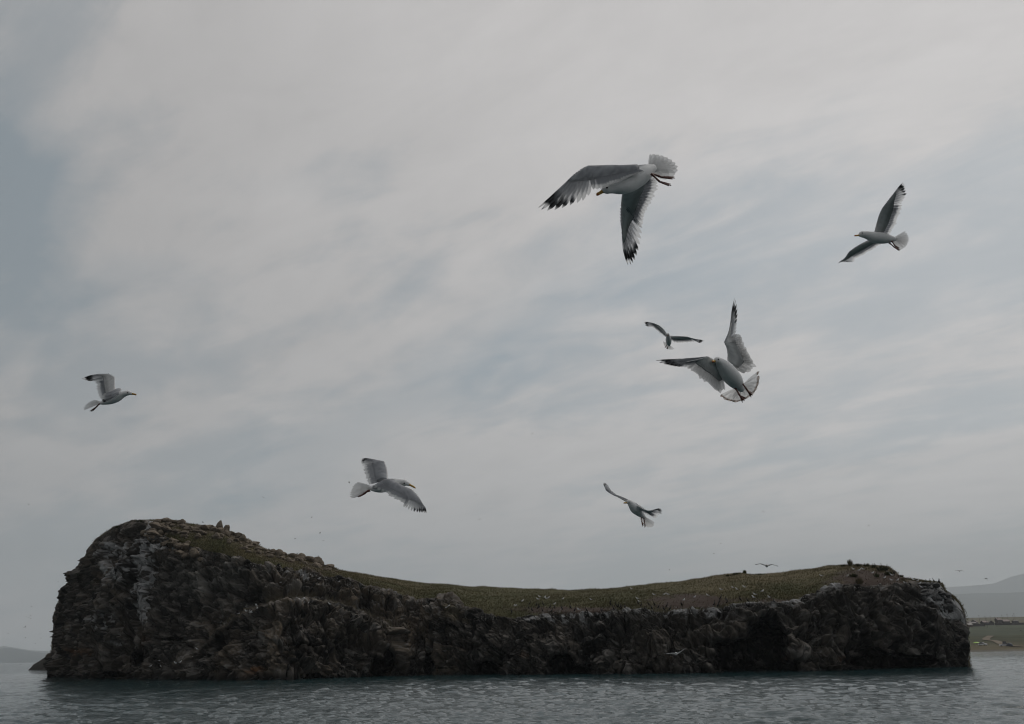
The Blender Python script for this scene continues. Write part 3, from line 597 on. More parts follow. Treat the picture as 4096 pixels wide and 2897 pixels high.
def ridge(name, label, dist, pts, depth, base, col, seed, rough):
    px = np.array([p[0] for p in pts], float); top = np.array([p[1] for p in pts], float)
    x = np.linspace(px[0], px[-1], 260); ht = np.interp(x, px, top); X = (x - 2048) / F_PX * dist
    hh = CAM[2] + (horizon(x) - ht) / F_PX * dist / cp * 1.0
    rows = []; NV = 40
    for i in range(NV):
        v = i / (NV - 1); yy = dist - depth * (1 - v)
        rows.append(np.stack([X * (yy / dist), np.full_like(X, yy), base + (hh - base) * (v ** 0.8)], 1))
    for i in range(1, 12): v = i / 11; rows.append(np.stack([X, np.full_like(X, dist + depth * v), hh + (base - hh) * v], 1))
    P = np.array(rows).reshape(-1, 3); nz = fbm(P / (dist * 0.05), 5, seed)
    P[:, 2] += nz * rough * np.clip((P[:, 2] - base) / (hh.max() - base + 1), 0, 1)
    C = np.array(col) * (0.9 + 0.5 * nz)[:, None]
    o = mesh_obj(name, P, grid_faces(NV + 11, 260), M_HILL, None, C); tag(o, label, None, None, 'structure')
ridge('forested_ridge', 'flat topped hazy ridge behind the village', 13500, [(2700, 2560), (3300, 2440), (3700, 2412), (3900, 2406), (4096, 2400), (4500, 2380), (5200, 2420)], 2500, 20, (0.035, 0.045, 0.035), 4, 12)
ridge('mountain_slope', 'palest far mountain slope rising towards the right edge', 20500, [(2500, 2560), (3300, 2420), (3600, 2392), (3800, 2380), (3890, 2371), (3960, 2348), (4096, 2316), (4400, 2250), (5200, 2330)], 3500, 20, (0.04, 0.05, 0.045), 6, 30)
ridge('lake_hills', 'low blue hills on the far shore at left', 12500, [(-1400, 2610), (-600, 2580), (-150, 2622), (0, 2616), (48, 2611), (91, 2603), (130, 2600), (168, 2606), (210, 2611), (330, 2625), (700, 2630), (900, 2640)], 1500, -1, (0.035, 0.05, 0.05), 9, 6)
ridge('lake_hills', 'fainter blue hills behind the left far shore', 16500, [(-1400, 2590), (-600, 2560), (-200, 2590), (0, 2598), (38, 2594), (75, 2598), (110, 2594), (168, 2602), (215, 2608), (600, 2625), (900, 2640)], 1500, -1, (0.035, 0.05, 0.05), 12, 6)

def spot(px, Y): X = float(at_y(np.array([float(px)]), np.array([2560.0]), Y)[0][0]); return X, Y, float(shore_h(X, Y))
def house(px, Y, w, d, h, rh, wall, roof, label, rot=0.0, chimney=False):
    X, Y, z = spot(px, Y); root = empty('wooden_house', (X, Y, z)); c, s_ = math.cos(rot), math.sin(rot)
    T = lambda p: (X + p[0] * c - p[1] * s_, Y + p[0] * s_ + p[1] * c, z + p[2])
    b = MB(); b.add([T(p) for p in [(-w/2,-d/2,-1),(w/2,-d/2,-1),(w/2,d/2,-1),(-w/2,d/2,-1),(-w/2,-d/2,h),(w/2,-d/2,h),(w/2,d/2,h),(-w/2,d/2,h),(-w/2,0,h+rh-.05),(w/2,0,h+rh-.05)]],
        [(0,1,5,4),(1,2,6,9,5),(2,3,7,6),(3,0,4,8,7)], wall); b.build('wall', M_PAINT, root, False)
    e = 0.5; b = MB()
    for sg in (-1, 1):
        q = [(-w/2-e, sg*(d/2+e), h-.25), (w/2+e, sg*(d/2+e), h-.25), (w/2+e, 0, h+rh), (-w/2-e, 0, h+rh)]
        b.add([T(p) for p in q] + [T((p[0], p[1], p[2]+.2)) for p in q], [(0,1,2,3),(4,5,6,7),(0,1,5,4),(1,2,6,5),(3,0,4,7)], roof)
    r = b.build('roof', M_PAINT, root, False)
    if chimney: b = MB(); b.box((X-.4, Y-.4, z+h+rh*.5), (X+.4, Y+.4, z+h+rh+1.0), (0.2, 0.1, 0.07)); b.build('chimney', M_PAINT, r, False)
    for wx in (-w*.25, w*.25):
        b = MB(); b.add([T((wx-.5,-d/2-.03,h*.4)),T((wx+.5,-d/2-.03,h*.4)),T((wx+.5,-d/2-.03,h*.8)),T((wx-.5,-d/2-.03,h*.8))]+[T((wx-.5,-d/2+.05,h*.4)),T((wx+.5,-d/2+.05,h*.4)),T((wx+.5,-d/2+.05,h*.8)),T((wx-.5,-d/2+.05,h*.8))], [(0,1,2,3),(0,1,5,4),(1,2,6,5),(2,3,7,6),(3,0,4,7)], (0.03,0.035,0.04)); b.build('window', M_PAINT, root, False)
    tag(root, label, 'house', 'houses of the far village')
dk = (0.045, 0.035, 0.035); rd = (0.09, 0.05, 0.045)
house(3880, 1000, 9, 7, 2.6, 2.0, (0.11, 0.07, 0.06), (0.20, 0.18, 0.17), 'low barn with pale roof nearest the cliff')
house(3902, 1040, 8, 6, 3.4, 1.4, dk, dk, 'dark shed joined to the pale roofed barn')
house(3911, 1110, 9, 8, 3.2, 3.2, (0.15, 0.135, 0.13), rd, 'gabled house with pale front behind the barn', 0.9)
house(3884, 1100, 8, 6, 2.4, 2.2, dk, dk, 'leftmost dark roofed house of the village', 0.0)
house(3952, 1110, 7, 6, 2.8, 2.0, dk, rd, 'square dark house in the middle of the village', 0.2)
house(3978, 1120, 6, 6, 2.0, 2.6, dk, dk, 'small pointed hut right of the middle house', 1.2)
house(4009, 1110, 6, 5, 5.6, 2.2, (0.07, 0.045, 0.045), rd, 'tallest narrow house of the village', 0.25, True)
house(4038, 1110, 8, 6, 3.6, 2.2, (0.06, 0.045, 0.045), rd, 'broad dark house right of the tallest one')
house(4077, 1120, 6, 5, 3.6, 0.6, dk, dk, 'boxy flat topped house near the right edge')
def fence(pa, pb, Y, h, label):
    a, b_ = spot(pa, Y), spot(pb, Y); root = empty('board_fence', a); n = 24
    mb = MB()
    for i in range(n):
        x0 = a[0] + (b_[0] - a[0]) * i / n; x1 = a[0] + (b_[0] - a[0]) * (i + 0.97) / n; z = float(shore_h((x0 + x1) / 2, Y)) + 0.1 * random.random()
        mb.box((x0, Y - .05, z - .5), (x1, Y + .05, z + h), np.array(dk) * random.uniform(.8, 1.3))
    o = mb.build('boarding', M_PAINT, root, False); o['kind'] = 'stuff'
    tag(root, label, 'fence', 'fences of the far village')
fence(3915, 3990, 1070, 2.0, 'dark board fence in front of the middle village houses')
fence(3992, 4110, 1070, 2.4, 'dark board fence under the tallest house to the right edge')
fence(3905, 3952, 1020, 1.8, 'shorter dark fence running right from the barn shed')
for px, Y, h, lb in [(3879, 1120, 13, 'leftmost utility pole behind the barn'), (3935, 1130, 12, 'utility pole between the gabled and middle houses'), (3959, 1125, 11, 'utility pole over the middle house'), (3980, 1130, 11, 'thin pole above the pointed hut'), (3997, 1000, 11, 'utility pole in front of the tall house'),
                 (4028, 1130, 12, 'utility pole between tall and broad houses'), (4050, 1130, 13, 'utility pole right of the broad house'), (4072, 1130, 11, 'utility pole beside the boxy house'), (3962, 960, 11, 'nearest leaning pole in the meadow below the village'), (4078, 1080, 14, 'tallest pole by the right edge')]:
    X, Y, z = spot(px, Y); root = empty('utility_pole', (X, Y, z)); mb = MB(); mb.loft([(X, Y, z - .5), (X, Y, z + h / 2), (X + .1, Y, z + h)], [(.17, .17), (.14, .14), (.11, .11)], (0, 1, 0), 6, (0.06, 0.05, 0.045)); mb.build('pole', M_PAINT, root)
    mb = MB(); mb.box((X - .9, Y - .08, z + h - .9), (X + .9, Y + .08, z + h - .7), (0.06, 0.05, 0.045)); mb.build('crossarm', M_PAINT, root, False); tag(root, lb, 'pole', 'utility poles of the far village')
def car(px, Y, rot, paint, label, tall=1.0):
    X, Y, z = spot(px, Y); root = empty('parked_car', (X, Y, z + .3)); c, s_ = math.cos(rot), math.sin(rot)
    T = lambda p: (X + p[0] * c - p[1] * s_, Y + p[0] * s_ + p[1] * c, z + .3 + p[2])
    def prism(prof, hw, name, col, mat, par):
        mb = MB(); n = len(prof); mb.add([T((p[0], -hw, p[1])) for p in prof] + [T((p[0], hw, p[1])) for p in prof], [tuple(range(n)), tuple(range(2*n-1, n-1, -1))] + [(i, (i+1) % n, n+(i+1) % n, n+i) for i in range(n)], col); return mb.build(name, mat, par, False)
    bd = prism([(-2.2,.35),(2.2,.35),(2.25,.75),(2.1,.95),(1.0,1.08),(-2.1,1.08),(-2.25,.8)], .88, 'body', paint, M_CAR, root)
    prism([(1.0,1.08),(.3,1.6*tall),(-1.6,1.62*tall),(-2.05,1.08)], .78, 'cabin', (0.03,0.035,0.04), M_CAR, root)
    prism([(.28,1.6*tall),(-1.6,1.62*tall),(-1.55,1.72*tall),(.2,1.7*tall)], .8, 'roof', paint, M_CAR, root)
    for wx in (-1.35, 1.35):
        for sy in (-.86, .86):
            mb = MB(); mb.loft([T((wx, sy - .1, .33)), T((wx, sy + .1, .33))], [(.33, .33)] * 2, (0, 0, 1), 12, (0.02,) * 3); mb.build('wheel', M_PAINT, root)
    for sy in (-.6, .6):
        mb = MB(); q = T((2.26, sy, .82)); mb.loft([q, T((2.29, sy, .82))], [(.14, .09)] * 2, (0, 0, 1), 8, (0.6, 0.6, 0.55)); mb.build('headlight', M_CAR, root)
    tag(root, label, 'car', 'cars parked on the far beach')
car(3928, 500, -1.0, (0.62, 0.63, 0.65), 'pale silver car parked right of the lime parasol', 1.1)
car(4011, 478, 2.7, (0.55, 0.55, 0.58), 'white car beside the dark dome tent')
car(4014, 500, 1.2, (0.09, 0.05, 0.05), 'dark red van behind the white car', 1.25)
def dome_tent(px, Y, w, h, col, label):
    X, Y, z = spot(px, Y); root = empty('dome_tent', (X, Y, z + .3)); V = []; C = []; NR, NA = 9, 20
    for i in range(NR):
        t_ = i / (NR - 1) * math.pi / 2
        for k in range(NA): a = 2 * math.pi * k / NA; r = w / 2 * math.cos(t_) * (1 + 0.04 * math.cos(4 * a)); V.append((X + r * math.cos(a), Y + .8 * r * math.sin(a), z + .3 + h * math.sin(t_) ** 0.85)); C.append(np.array(col) * (1.0 if (k // 5) % 2 else 0.8))
    mesh_obj('fly_sheet', V, grid_faces(NR, NA, True), M_PAINT, root, np.array(C))
    mb = MB(); mb.loft([(X, Y - .4 * w - .02, z + .35), (X, Y - .33 * w, z + .3 + h * .62)], [(.55, .05), (.25, .05)], (0, 1, 0), 6, np.array(col) * .35); mb.build('door_flap', M_PAINT, root, False)
    tag(root, label, 'tent', 'tents on the far beach')
dome_tent(3866, 486, 3.2, 1.9, (0.30, 0.38, 0.20), 'pale green dome tent next to the cliff edge')
dome_tent(4034, 476, 3.4, 1.9, (0.035, 0.04, 0.055), 'dark dome tent beside the white car')
def parasol(px, Y, label):
    X, Y, z = spot(px, Y); z += .3; root = empty('beach_parasol', (X, Y, z)); mb = MB(); mb.loft([(X, Y, z - .2), (X, Y, z + 2.1)], [(.04, .04)] * 2, (0, 1, 0), 6, (0.3,) * 3); mb.build('pole', M_PAINT, root)
    V = [(X, Y, z + 2.3)]; fs = []; NA = 16
    for r, zz in ((.7, 2.22), (1.3, 2.02), (1.75, 1.72)):
        for k in range(NA): a = 2 * math.pi * k / NA; V.append((X + r * math.cos(a), Y + r * math.sin(a), z + zz))
    fs += [(0, 1 + k, 1 + (k + 1) % NA) for k in range(NA)]
    for j in range(2): fs += [(1 + j*NA + k, 1 + (j+1)*NA + k, 1 + (j+1)*NA + (k+1) % NA, 1 + j*NA + (k+1) % NA) for k in range(NA)]
    mesh_obj('canopy', V, fs, M_PAINT, root, np.tile([0.32, 0.55, 0.08], (len(V), 1))); tag(root, label, 'parasol')
parasol(3903, 492, 'lime green parasol on the far beach between tent and silver car')

# ------------------------------------------------------------------ gulls on the wing
WHITE = np.array([0.80, 0.80, 0.80]); GREY = np.array([0.28, 0.29, 0.31]); BLACK = np.array([0.018, 0.017, 0.017]); BROWN = np.array([0.22, 0.15, 0.11])
def unit(v): v = np.asarray(v, float); return v / (np.linalg.norm(v) + 1e-9)
def img(v): return unit(RIGHT * v[0] + UP * v[1] + FWD * v[2])
def feather(name, parent, a, b, n, width, colf, bow=0.03, twist=0.12, sweep=0.0, seg=11, taper=0.0):
    a, b = np.asarray(a), np.asarray(b); L = np.linalg.norm(b - a); d = unit(b - a); n = unit(n - d * np.dot(n, d)); s_ = np.cross(n, d)
    s2 = unit(s_ * math.cos(twist) + n * math.sin(twist)); V = []; C = []
    for i in range(seg):
        t = i / (seg - 1); w = width * (0.45 + 0.55 * min(1, t * 2.2)) * (1 - taper * max(0, (t - 0.45) / 0.55)) * (1.0 if t < 0.8 else math.sqrt(max(0.0, 1 - ((t - 0.8) / 0.2) ** 2)) * 0.88 + 0.12)
        c = a + (b - a) * t + n * (bow * L * 4 * t * (1 - t)) + s_ * (sweep * L * 4 * t * (1 - t))
        for k, q in ((-0.42, -0.06), (-0.05, 0.06), (0.58, -0.04)): V.append(c + s2 * w * k + n * w * q); C.append(colf(t, k))
    o = mesh_obj(name, V, grid_faces(seg, 3), M_FEATHER, parent, np.array(C)); return o
def prim_col(i, n):
    q = i / max(1, n - 1)                      # 0 = outermost
    start = 0.58 + 0.54 * q
    def f(t, k):
        c = GREY * 1.25 + (WHITE - GREY) * (0.25 * t + 0.3 * q * t)
        if q < 0.62 and t > start: c = BLACK * 1.2 if k < 0.3 else GREY * 0.38
        elif q < 0.62 and t > start - 0.12: c = WHITE * 0.85 if k > 0 and q > .2 else GREY * 0.6
        if q < 0.16 and 0.80 < t < 0.95: c = WHITE * 0.95
        if q >= 0.16 and t > 0.97: c = WHITE * 0.9
        if q >= 0.62 and t > 0.75: c = WHITE * 0.9
        return c
    return f
def sec_col(t, k): return GREY * (1.25 - 0.2 * k) if t < 0.72 else (GREY + WHITE) * 0.5 if t < 0.80 else WHITE
def sec_pale(t, k): return WHITE * (0.62 if t < 0.5 else 0.8) * (1 - 0.1 * k)
def tail_white(t, k): return WHITE * (0.9 if k > 0.3 else 1.0)
def tail_brown(t, k): return BROWN * (0.8 if k > 0 else 1.5) if 0.84 < t < 0.97 else WHITE
def gull(label, D, body, up, eye, bill, wings, tail, legs, tailcol=tail_white, seccol=sec_col, group='large gulls circling above the island', detail=1.0, tail_up=None, mant=1.0):
    pt = lambda p: CAM + ray(p[0], p[1]) * (D + (p[2] if len(p) > 2 else 0.0))
    scale = D / F_PX
    root = empty('flying_gull', pt(body[len(body) // 2][:3])); upv = img(up)
    cen = catmull([pt(p[:3]) for p in body], 26); rad = catmull([[p[3] * scale, p[3] * scale] for p in body], 26)
    rad = np.maximum(rad, 0.002)
    head = unit(cen[0] - cen[-1]); upv = unit(upv - head * np.dot(upv, head)); side = np.cross(head, upv)
    dd = np.linalg.norm(cen - pt(body[1][:3]), axis=1); R_ = body[1][3] * scale * 1.08
    rad = np.maximum(rad, np.sqrt(np.clip(R_ ** 2 - dd ** 2, 0, None))[:, None]); hc = pt(body[1][:3]); hd = unit(cen[0] - hc)
    mb = MB()
    def bc(u, s_):
        m_ = float(sstep(np.array(u), 0.30, 0.42) * (1 - sstep(np.array(u), 0.80, 0.88)) * sstep(np.array(s_), 0.35, 0.6)) * mant
        return WHITE + (GREY - WHITE) * m_
    rr = [(r[0] * (0.96 if i > 6 else 0.9), r[1]) for i, r in enumerate(rad)]
    mb.loft(cen, rr, upv, 16, bc)
    pend = []
    for (lead, wi, prim, sec, dors) in wings:
        Ld = [pt(p) for p in lead]; arm = catmull(Ld[:wi + 1], 13); hand = catmull(Ld[wi:], 12)
        Pr = [pt(p) for p in prim]; Se = [pt(prim[-1])] + [pt(p) for p in sec]; dv = img(dors)
        Ta = resample(Se[::-1], 13); Th = resample(Pr[::-1], 12)
        line = np.vstack([arm, hand[1:7]]); tr = np.vstack([Ta, Th[1:7]]); k = len(line); NR = 12; V = []; C = []
        tang = np.gradient(line, axis=0)
        for i in range(k):
            ch = tr[i] - line[i]; nrm = unit(np.cross(tang[i], ch)); nrm = nrm if np.dot(nrm, dv) > 0 else -nrm
            u = i / (k - 1); frac = 0.60 if i < 13 else 0.60 - 0.42 * (i - 12) / (k - 13); th = 0.030 * (1 - u) ** 1.5 + 0.009 - 0.004 * u
            if i == k - 1: frac = 0.08
            for j in range(NR):
                a = 2 * math.pi * j / NR; c = 0.5 - 0.5 * math.cos(a); prof = math.sqrt(max(c, 0)) * (1 - c) * 1.9 + 0.05
                topside = math.sin(a) >= -0.01
                lift = 0.03 * math.sin(math.pi * min(1, c * frac * 1.4)) * (1 - 0.4 * u) * np.linalg.norm(ch)
                V.append(line[i] + ch * frac * c + nrm * (th * prof * (1.0 if topside else -0.7) * min(1.0, abs(math.sin(a)) + 0.3) + lift))
                if topside: C.append(WHITE * 0.8 if c < 0.05 else GREY * (1 + 0.35 * float(vnoise(np.array([[u * 23.0, c * 9.0, D]]), 2)[0])))
                else: C.append((WHITE * 0.82 if c < 0.75 else WHITE * 0.55) * (1 + 0.12 * float(vnoise(np.array([[u * 31.0, c * 12.0, D + 5]]), 3)[0])))
        fs = [tuple(q) for q in grid_faces(k, NR, True)] + [tuple(range(NR - 1, -1, -1)), tuple((k - 1) * NR + q for q in range(NR))]
        mb.add(V, fs, C)
        nP = 10; nS = int(18 * detail); tips = catmull(Pr, nP); hs = np.linspace(0.48, 0.04, nP)
        for i in range(nP):
            a = hand[0] + 0 * hand[0]; x = hs[i] * 11; q = int(x); a = hand[q] + (hand[min(q + 1, 11)] - hand[q]) * (x - q)
            nb = tips[min(i + 1, nP - 1)] - tips[max(i - 1, 0)]; nr = unit(np.cross(tips[i] - a, nb)); nr = nr if np.dot(nr, dv) > 0 else -nr
            if i == 0: a = a
            wd = float(np.clip(np.linalg.norm(nb) * 0.62, 0.020, 0.044))
            pend.append(('primary_feather', a, tips[i], nr, wd, prim_col(i, nP), 0.03, 0.10, 0.015))
        st = resample(Se, nS); sa = arm[::-1]
        for i in range(nS):
            u = i / (nS - 1); x = u * 11.6 + 0.2; q = int(x); a = sa[q] + (sa[min(q + 1, 12)] - sa[q]) * (x - q)
            a2 = a + (st[i] - a) * 0.30; nb = st[min(i + 1, nS - 1)] - st[max(i - 1, 0)]; nr = unit(np.cross(st[i] - a, nb)); nr = nr if np.dot(nr, dv) > 0 else -nr
            wd = float(np.clip(np.linalg.norm(nb) * 0.95, 0.026, 0.055)); j = 1 + 0.05 * random.uniform(-1, 1)
            pend.append(('secondary_feather', a2 + nr * 0.002, a + (st[i] - a) * j, nr, wd, seccol, 0.035, 0.14, 0.0))
    mb.build('body', M_BIRD, root)
    for (nm, a, b, nr, wd, cf, bow, tw, sw) in pend: feather(nm, root, a, b, nr, wd, cf, bow, tw, sw, taper=0.5 if nm[0] == 'p' else 0.2)
    base = pt(tail[0]); tp = catmull([pt(p) for p in tail[1:]], 12); tn = img(tail_up) if tail_up else upv
    for i in range(12):
        nb = tp[min(i + 1, 11)] - tp[max(i - 1, 0)]; nr = unit(np.cross(tp[i] - base, nb)); nr = nr if np.dot(nr, tn) > 0 else -nr
        wd = float(np.clip(np.linalg.norm(nb) * 0.66, 0.020, 0.07)); off = (tp[i] - tp[5]) * 0.08
        feather('tail_feather', root, base + off - head * -0.0, tp[i], nr + 0 * upv, wd, tailcol, 0.01, 0.12)
    # bill with hooked tip, eyes, legs
    bt = pt(bill); b0 = cen[0] + (cen[3] - cen[0]) * 0.3; dn = -upv
    mb = MB(); pts = [b0, b0 + (bt - b0) * 0.4, b0 + (bt - b0) * 0.75 + upv * 0.002, bt + dn * 0.002]; w0 = float(rad[0][0]) * 0.75
    cc = catmull(pts, 9); rw = np.interp(np.linspace(0, 1, 9), [0, .5, .8, 1], [0.0115, 0.0100, 0.0098, 0.002])
    mb.loft(cc, [(r * 0.7, r) for r in rw], upv, 8, lambda u, s_: np.array([0.50, 0.30, 0.05]) if u < 0.68 or s_ > 0.3 else np.array([0.42, 0.07, 0.02])); mb.build('bill', M_HORN, root)
    hu = unit(UP + 0.35 * upv); sd2 = unit(np.cross(hd, hu)); up2 = np.cross(sd2, hd)
    for e in (hc + sd2 * R_ * .82 + up2 * R_ * .22 + hd * R_ * .30, hc - sd2 * R_ * .82 + up2 * R_ * .22 + hd * R_ * .30):
        bm = bmesh.new(); bmesh.ops.create_icosphere(bm, subdivisions=2, radius=0.0065); bmesh.ops.translate(bm, verts=bm.verts, vec=Vector(e))
        V = [v.co[:] for v in bm.verts]; F = [tuple(v.index for v in f.verts) for f in bm.faces]; bm.free(); mesh_obj('eye', V, F, M_EYE, root, np.tile([0.02, 0.014, 0.01], (len(V), 1)))
    for (hip, ank, toes) in legs:
        h_, a_ = pt(hip), pt(ank); ts = [pt(p) for p in toes]; mb = MB(); red = np.array([0.13, 0.05, 0.04])
        mb.loft(catmull([h_, h_ + (a_ - h_) * 0.5 + upv * 0.004, a_], 6), [(.010, .010), (.0075, .0075), (.006, .006), (.0055, .0055), (.0065, .0065), (.007, .007)], upv, 7, red); lg = mb.build('leg', M_HORN, root)
        mb = MB(); tn2 = unit(np.cross(ts[0] - a_, ts[-1] - a_))
        for t_ in ts: mb.loft([a_, a_ + (t_ - a_) * 0.6, t_], [(.006, .006), (.0045, .0045), (.0025, .0025)], upv + 0.3 * side, 6, red)
        for i in range(len(ts) - 1):
            w1, w2 = a_ + (ts[i] - a_) * 0.9, a_ + (ts[i + 1] - a_) * 0.9; mid = (w1 + w2) / 2 * 0.88 + a_ * 0.12
            q = [a_, w1, mid, w2]; mb.add([p + tn2 * .0015 for p in q] + [p - tn2 * .0015 for p in q], [(0, 1, 2, 3), (7, 6, 5, 4), (1, 5, 6, 2), (2, 6, 7, 3)], red * 0.9)
        mb.build('foot', M_HORN, lg)
    tag(root, label, 'gull', group); return root

gull('largest gull, wings beating down, flying left near the top centre', 4.8,
  [(2408,766,-.135,8),(2428,757,-.125,18),(2452,752,-.10,23),(2487,743,-.06,35),(2525,724,0,42),(2562,700,.05,40),(2592,684,.09,28),(2616,671,.12,14)], (-.3,.85,.25), (2429,751,-.15), (2386,782,-.16),
  [([(2535,676,-.03),(2450,662,-.11),(2352,662,-.20),(2320,684,-.22),(2240,745,-.28),(2154,830,-.34)], 2,
    [(2154,831,-.34),(2168,839,-.33),(2196,843,-.32),(2230,838,-.31),(2263,828,-.29),(2300,814,-.28),(2325,806,-.27),(2350,786,-.25),(2375,758,-.24)],
    [(2388,757,-.235),(2409,757,-.23),(2449,740,-.19),(2516,710,-.13),(2575,690,-.08)], (0,.6,-.8)),
   ([(2515,742,.04),(2490,775,.18),(2484,810,.30),(2487,892,.38),(2496,1009,.46),(2512,1059,.5)], 2,
    [(2512,1060,.5),(2527,1058,.5),(2537,1048,.5),(2547,1026,.48),(2555,1000,.46),(2561,967,.44),(2567,940,.42),(2569,912,.40)],
    [(2570,892,.38),(2592,836,.32),(2619,773,.24),(2640,724,.17),(2612,706,.10)], (.1,.1,1))],
  [(2601,676,.11),(2602,617,.15),(2632,619,.17),(2665,629,.18),(2695,646,.18),(2712,670,.17),(2698,696,.15),(2647,702,.13)],
  [((2598,694,.05),(2646,709,.06),[(2697,708,.08),(2699,713,.07),(2690,717,.06)]),((2604,695,.0),(2638,727,.0),[(2683,737,.02),(2685,743,.0),(2676,744,-.01)])], tail_up=(.2,.4,.9))
gull('gull with one wing raised and one lowered at upper right, flying left', 8.2,
  [(3436,942,0,6),(3450,938,0,13),(3472,942,0,17),(3498,950,0,23),(3530,953,0,23),(3560,956,.02,16),(3580,956,.03,8)], (0,.75,.65), (3447,931,-.03), (3417,944,-.02),
  [([(3495,935,.03),(3514,866,-.06),(3529,832,-.12),(3577,772,-.24),(3612,730,-.33)], 2,
    [(3612,730,-.33),(3617,737,-.32),(3620,746,-.31),(3623,760,-.3),(3627,775,-.28),(3618,793,-.26),(3610,809,-.23),(3607,822,-.2)],
    [(3605,836,-.18),(3598,859,-.12),(3584,899,-.04),(3558,936,.02)], (-.5,.3,.8)),
   ([(3478,962,.05),(3432,982,.18),(3397,1006,.28),(3372,1042,.36),(3353,1054,.42)], 2,
    [(3353,1054,.42),(3372,1048,.42),(3390,1050,.41),(3404,1050,.4),(3416,1049,.38),(3419,1041,.36),(3421,1034,.33)],
    [(3430,1029,.3),(3442,1025,.27),(3472,1009,.2),(3502,990,.13),(3528,974,.08)], (.2,.6,.8))],
  [(3574,957,.03),(3622,926,.1),(3634,943,.1),(3637,957,.1),(3633,970,.09),(3624,986,.08),(3598,1003,.07)],
  [((3557,972,-.03),(3578,990,-.04),[(3598,1004,-.05),(3601,999,-.04),(3594,994,-.03)]),((3566,964,-.02),(3580,984,-.03),[(3594,996,-.03),(3598,992,-.02)])])
gull('white gull braking with tail fanned and wings thrown up at right', 5.8,
  [(2858,1446,-.16,7),(2871,1443,-.15,14),(2888,1460,-.11,25),(2910,1488,-.05,35),(2936,1518,.02,34),(2956,1545,.08,22),(2968,1560,.11,11)], (-.15,.75,.6), (2874,1437,-.18), (2849,1447,-.20),
  [([(2912,1445,.0),(2908,1400,-.06),(2897,1371,-.12),(2915,1330,-.10),(2928,1270,-.04),(2938,1194,.04)], 2,
    [(2938,1192,.04),(2944,1204,.05),(2949,1226,.05),(2951,1252,.05),(2949,1278,.04),(2947,1300,.03),(2946,1318,.02),(2947,1336,.01)],
    [(2958,1340,.0),(2968,1348,.0),(2983,1392,.05),(3001,1430,.1),(3023,1462,.15),(3004,1480,.15),(2980,1492,.12)], (.4,.2,.9)),
   ([(2882,1462,-.04),(2858,1440,-.12),(2833,1426,-.20),(2794,1437,-.24),(2720,1450,-.28),(2625,1442,-.3)], 2,
    [(2624,1443,-.3),(2643,1453,-.3),(2665,1459,-.3),(2688,1464,-.29),(2710,1467,-.28),(2729,1469,-.27),(2744,1471,-.25),(2752,1474,-.24)],
    [(2766,1487,-.23),(2785,1499,-.21),(2806,1519,-.18),(2836,1534,-.14),(2858,1556,-.1),(2880,1572,-.05),(2899,1558,-.02)], (.3,.5,.8))],
  [(2962,1553,.10),(2880,1588,.17),(2903,1603,.19),(2927,1608,.2),(2945,1611,.21),(2983,1598,.22),(3014,1577,.23),(3031,1551,.23),(3040,1519,.22),(3038,1486,.2)],
  [((2938,1548,.02),(2960,1584,-.02),[(2970,1611,-.03),(2978,1604,-.05),(2985,1593,-.03)]),((2958,1518,.03),(2989,1561,-.01),[(3005,1590,-.02),(3010,1582,-.04),(3008,1573,-.02)])], tail_brown, seccol=sec_pale, tail_up=(.3,.5,.8), mant=0.5)
gull('smaller distant gull gliding towards the viewer, beside the braking white gull', 17.5,
  [(2672,1343,-.2,3),(2671,1339,-.19,6.5),(2673,1347,-.14,9),(2674,1358,-.06,12),(2675,1370,.04,11),(2676,1378,.14,7),(2677,1382,.2,4)], (0,.9,.45), (2668,1337,-.22), (2671,1343,-.25),
  [([(2670,1342,-.08),(2655,1318,-.06),(2637,1302,-.02),(2611,1293,.06),(2574,1289,.16)], 2,
    [(2574,1289,.16),(2577,1294,.18),(2579,1302,.19),(2585,1305,.2),(2591,1309,.2),(2600,1308,.18),(2609,1308,.15)],
    [(2616,1312,.12),(2623,1318,.1),(2640,1333,.08),(2660,1348,.06)], (-.2,.5,.8)),
   ([(2682,1345,-.08),(2715,1345,-.08),(2747,1347,-.06),(2782,1357,.02),(2818,1363,.12)], 2,
    [(2818,1363,.12),(2814,1367,.14),(2808,1371,.15),(2801,1373,.15),(2792,1370,.14),(2780,1367,.12),(2770,1367,.1)],
    [(2758,1368,.09),(2732,1372,.07),(2702,1371,.05),(2684,1364,.05)], (0,.7,.7))],
  [(2676,1380,.17),(2652,1367,.34),(2655,1380,.36),(2668,1396,.38),(2682,1400,.38),(2698,1398,.36)],
  [((2668,1376,.08),(2665,1385,.1),[(2658,1390,.12),(2663,1392,.12)]),((2674,1379,.08),(2671,1388,.1),[(2665,1396,.12),(2671,1398,.12)])], detail=0.8)
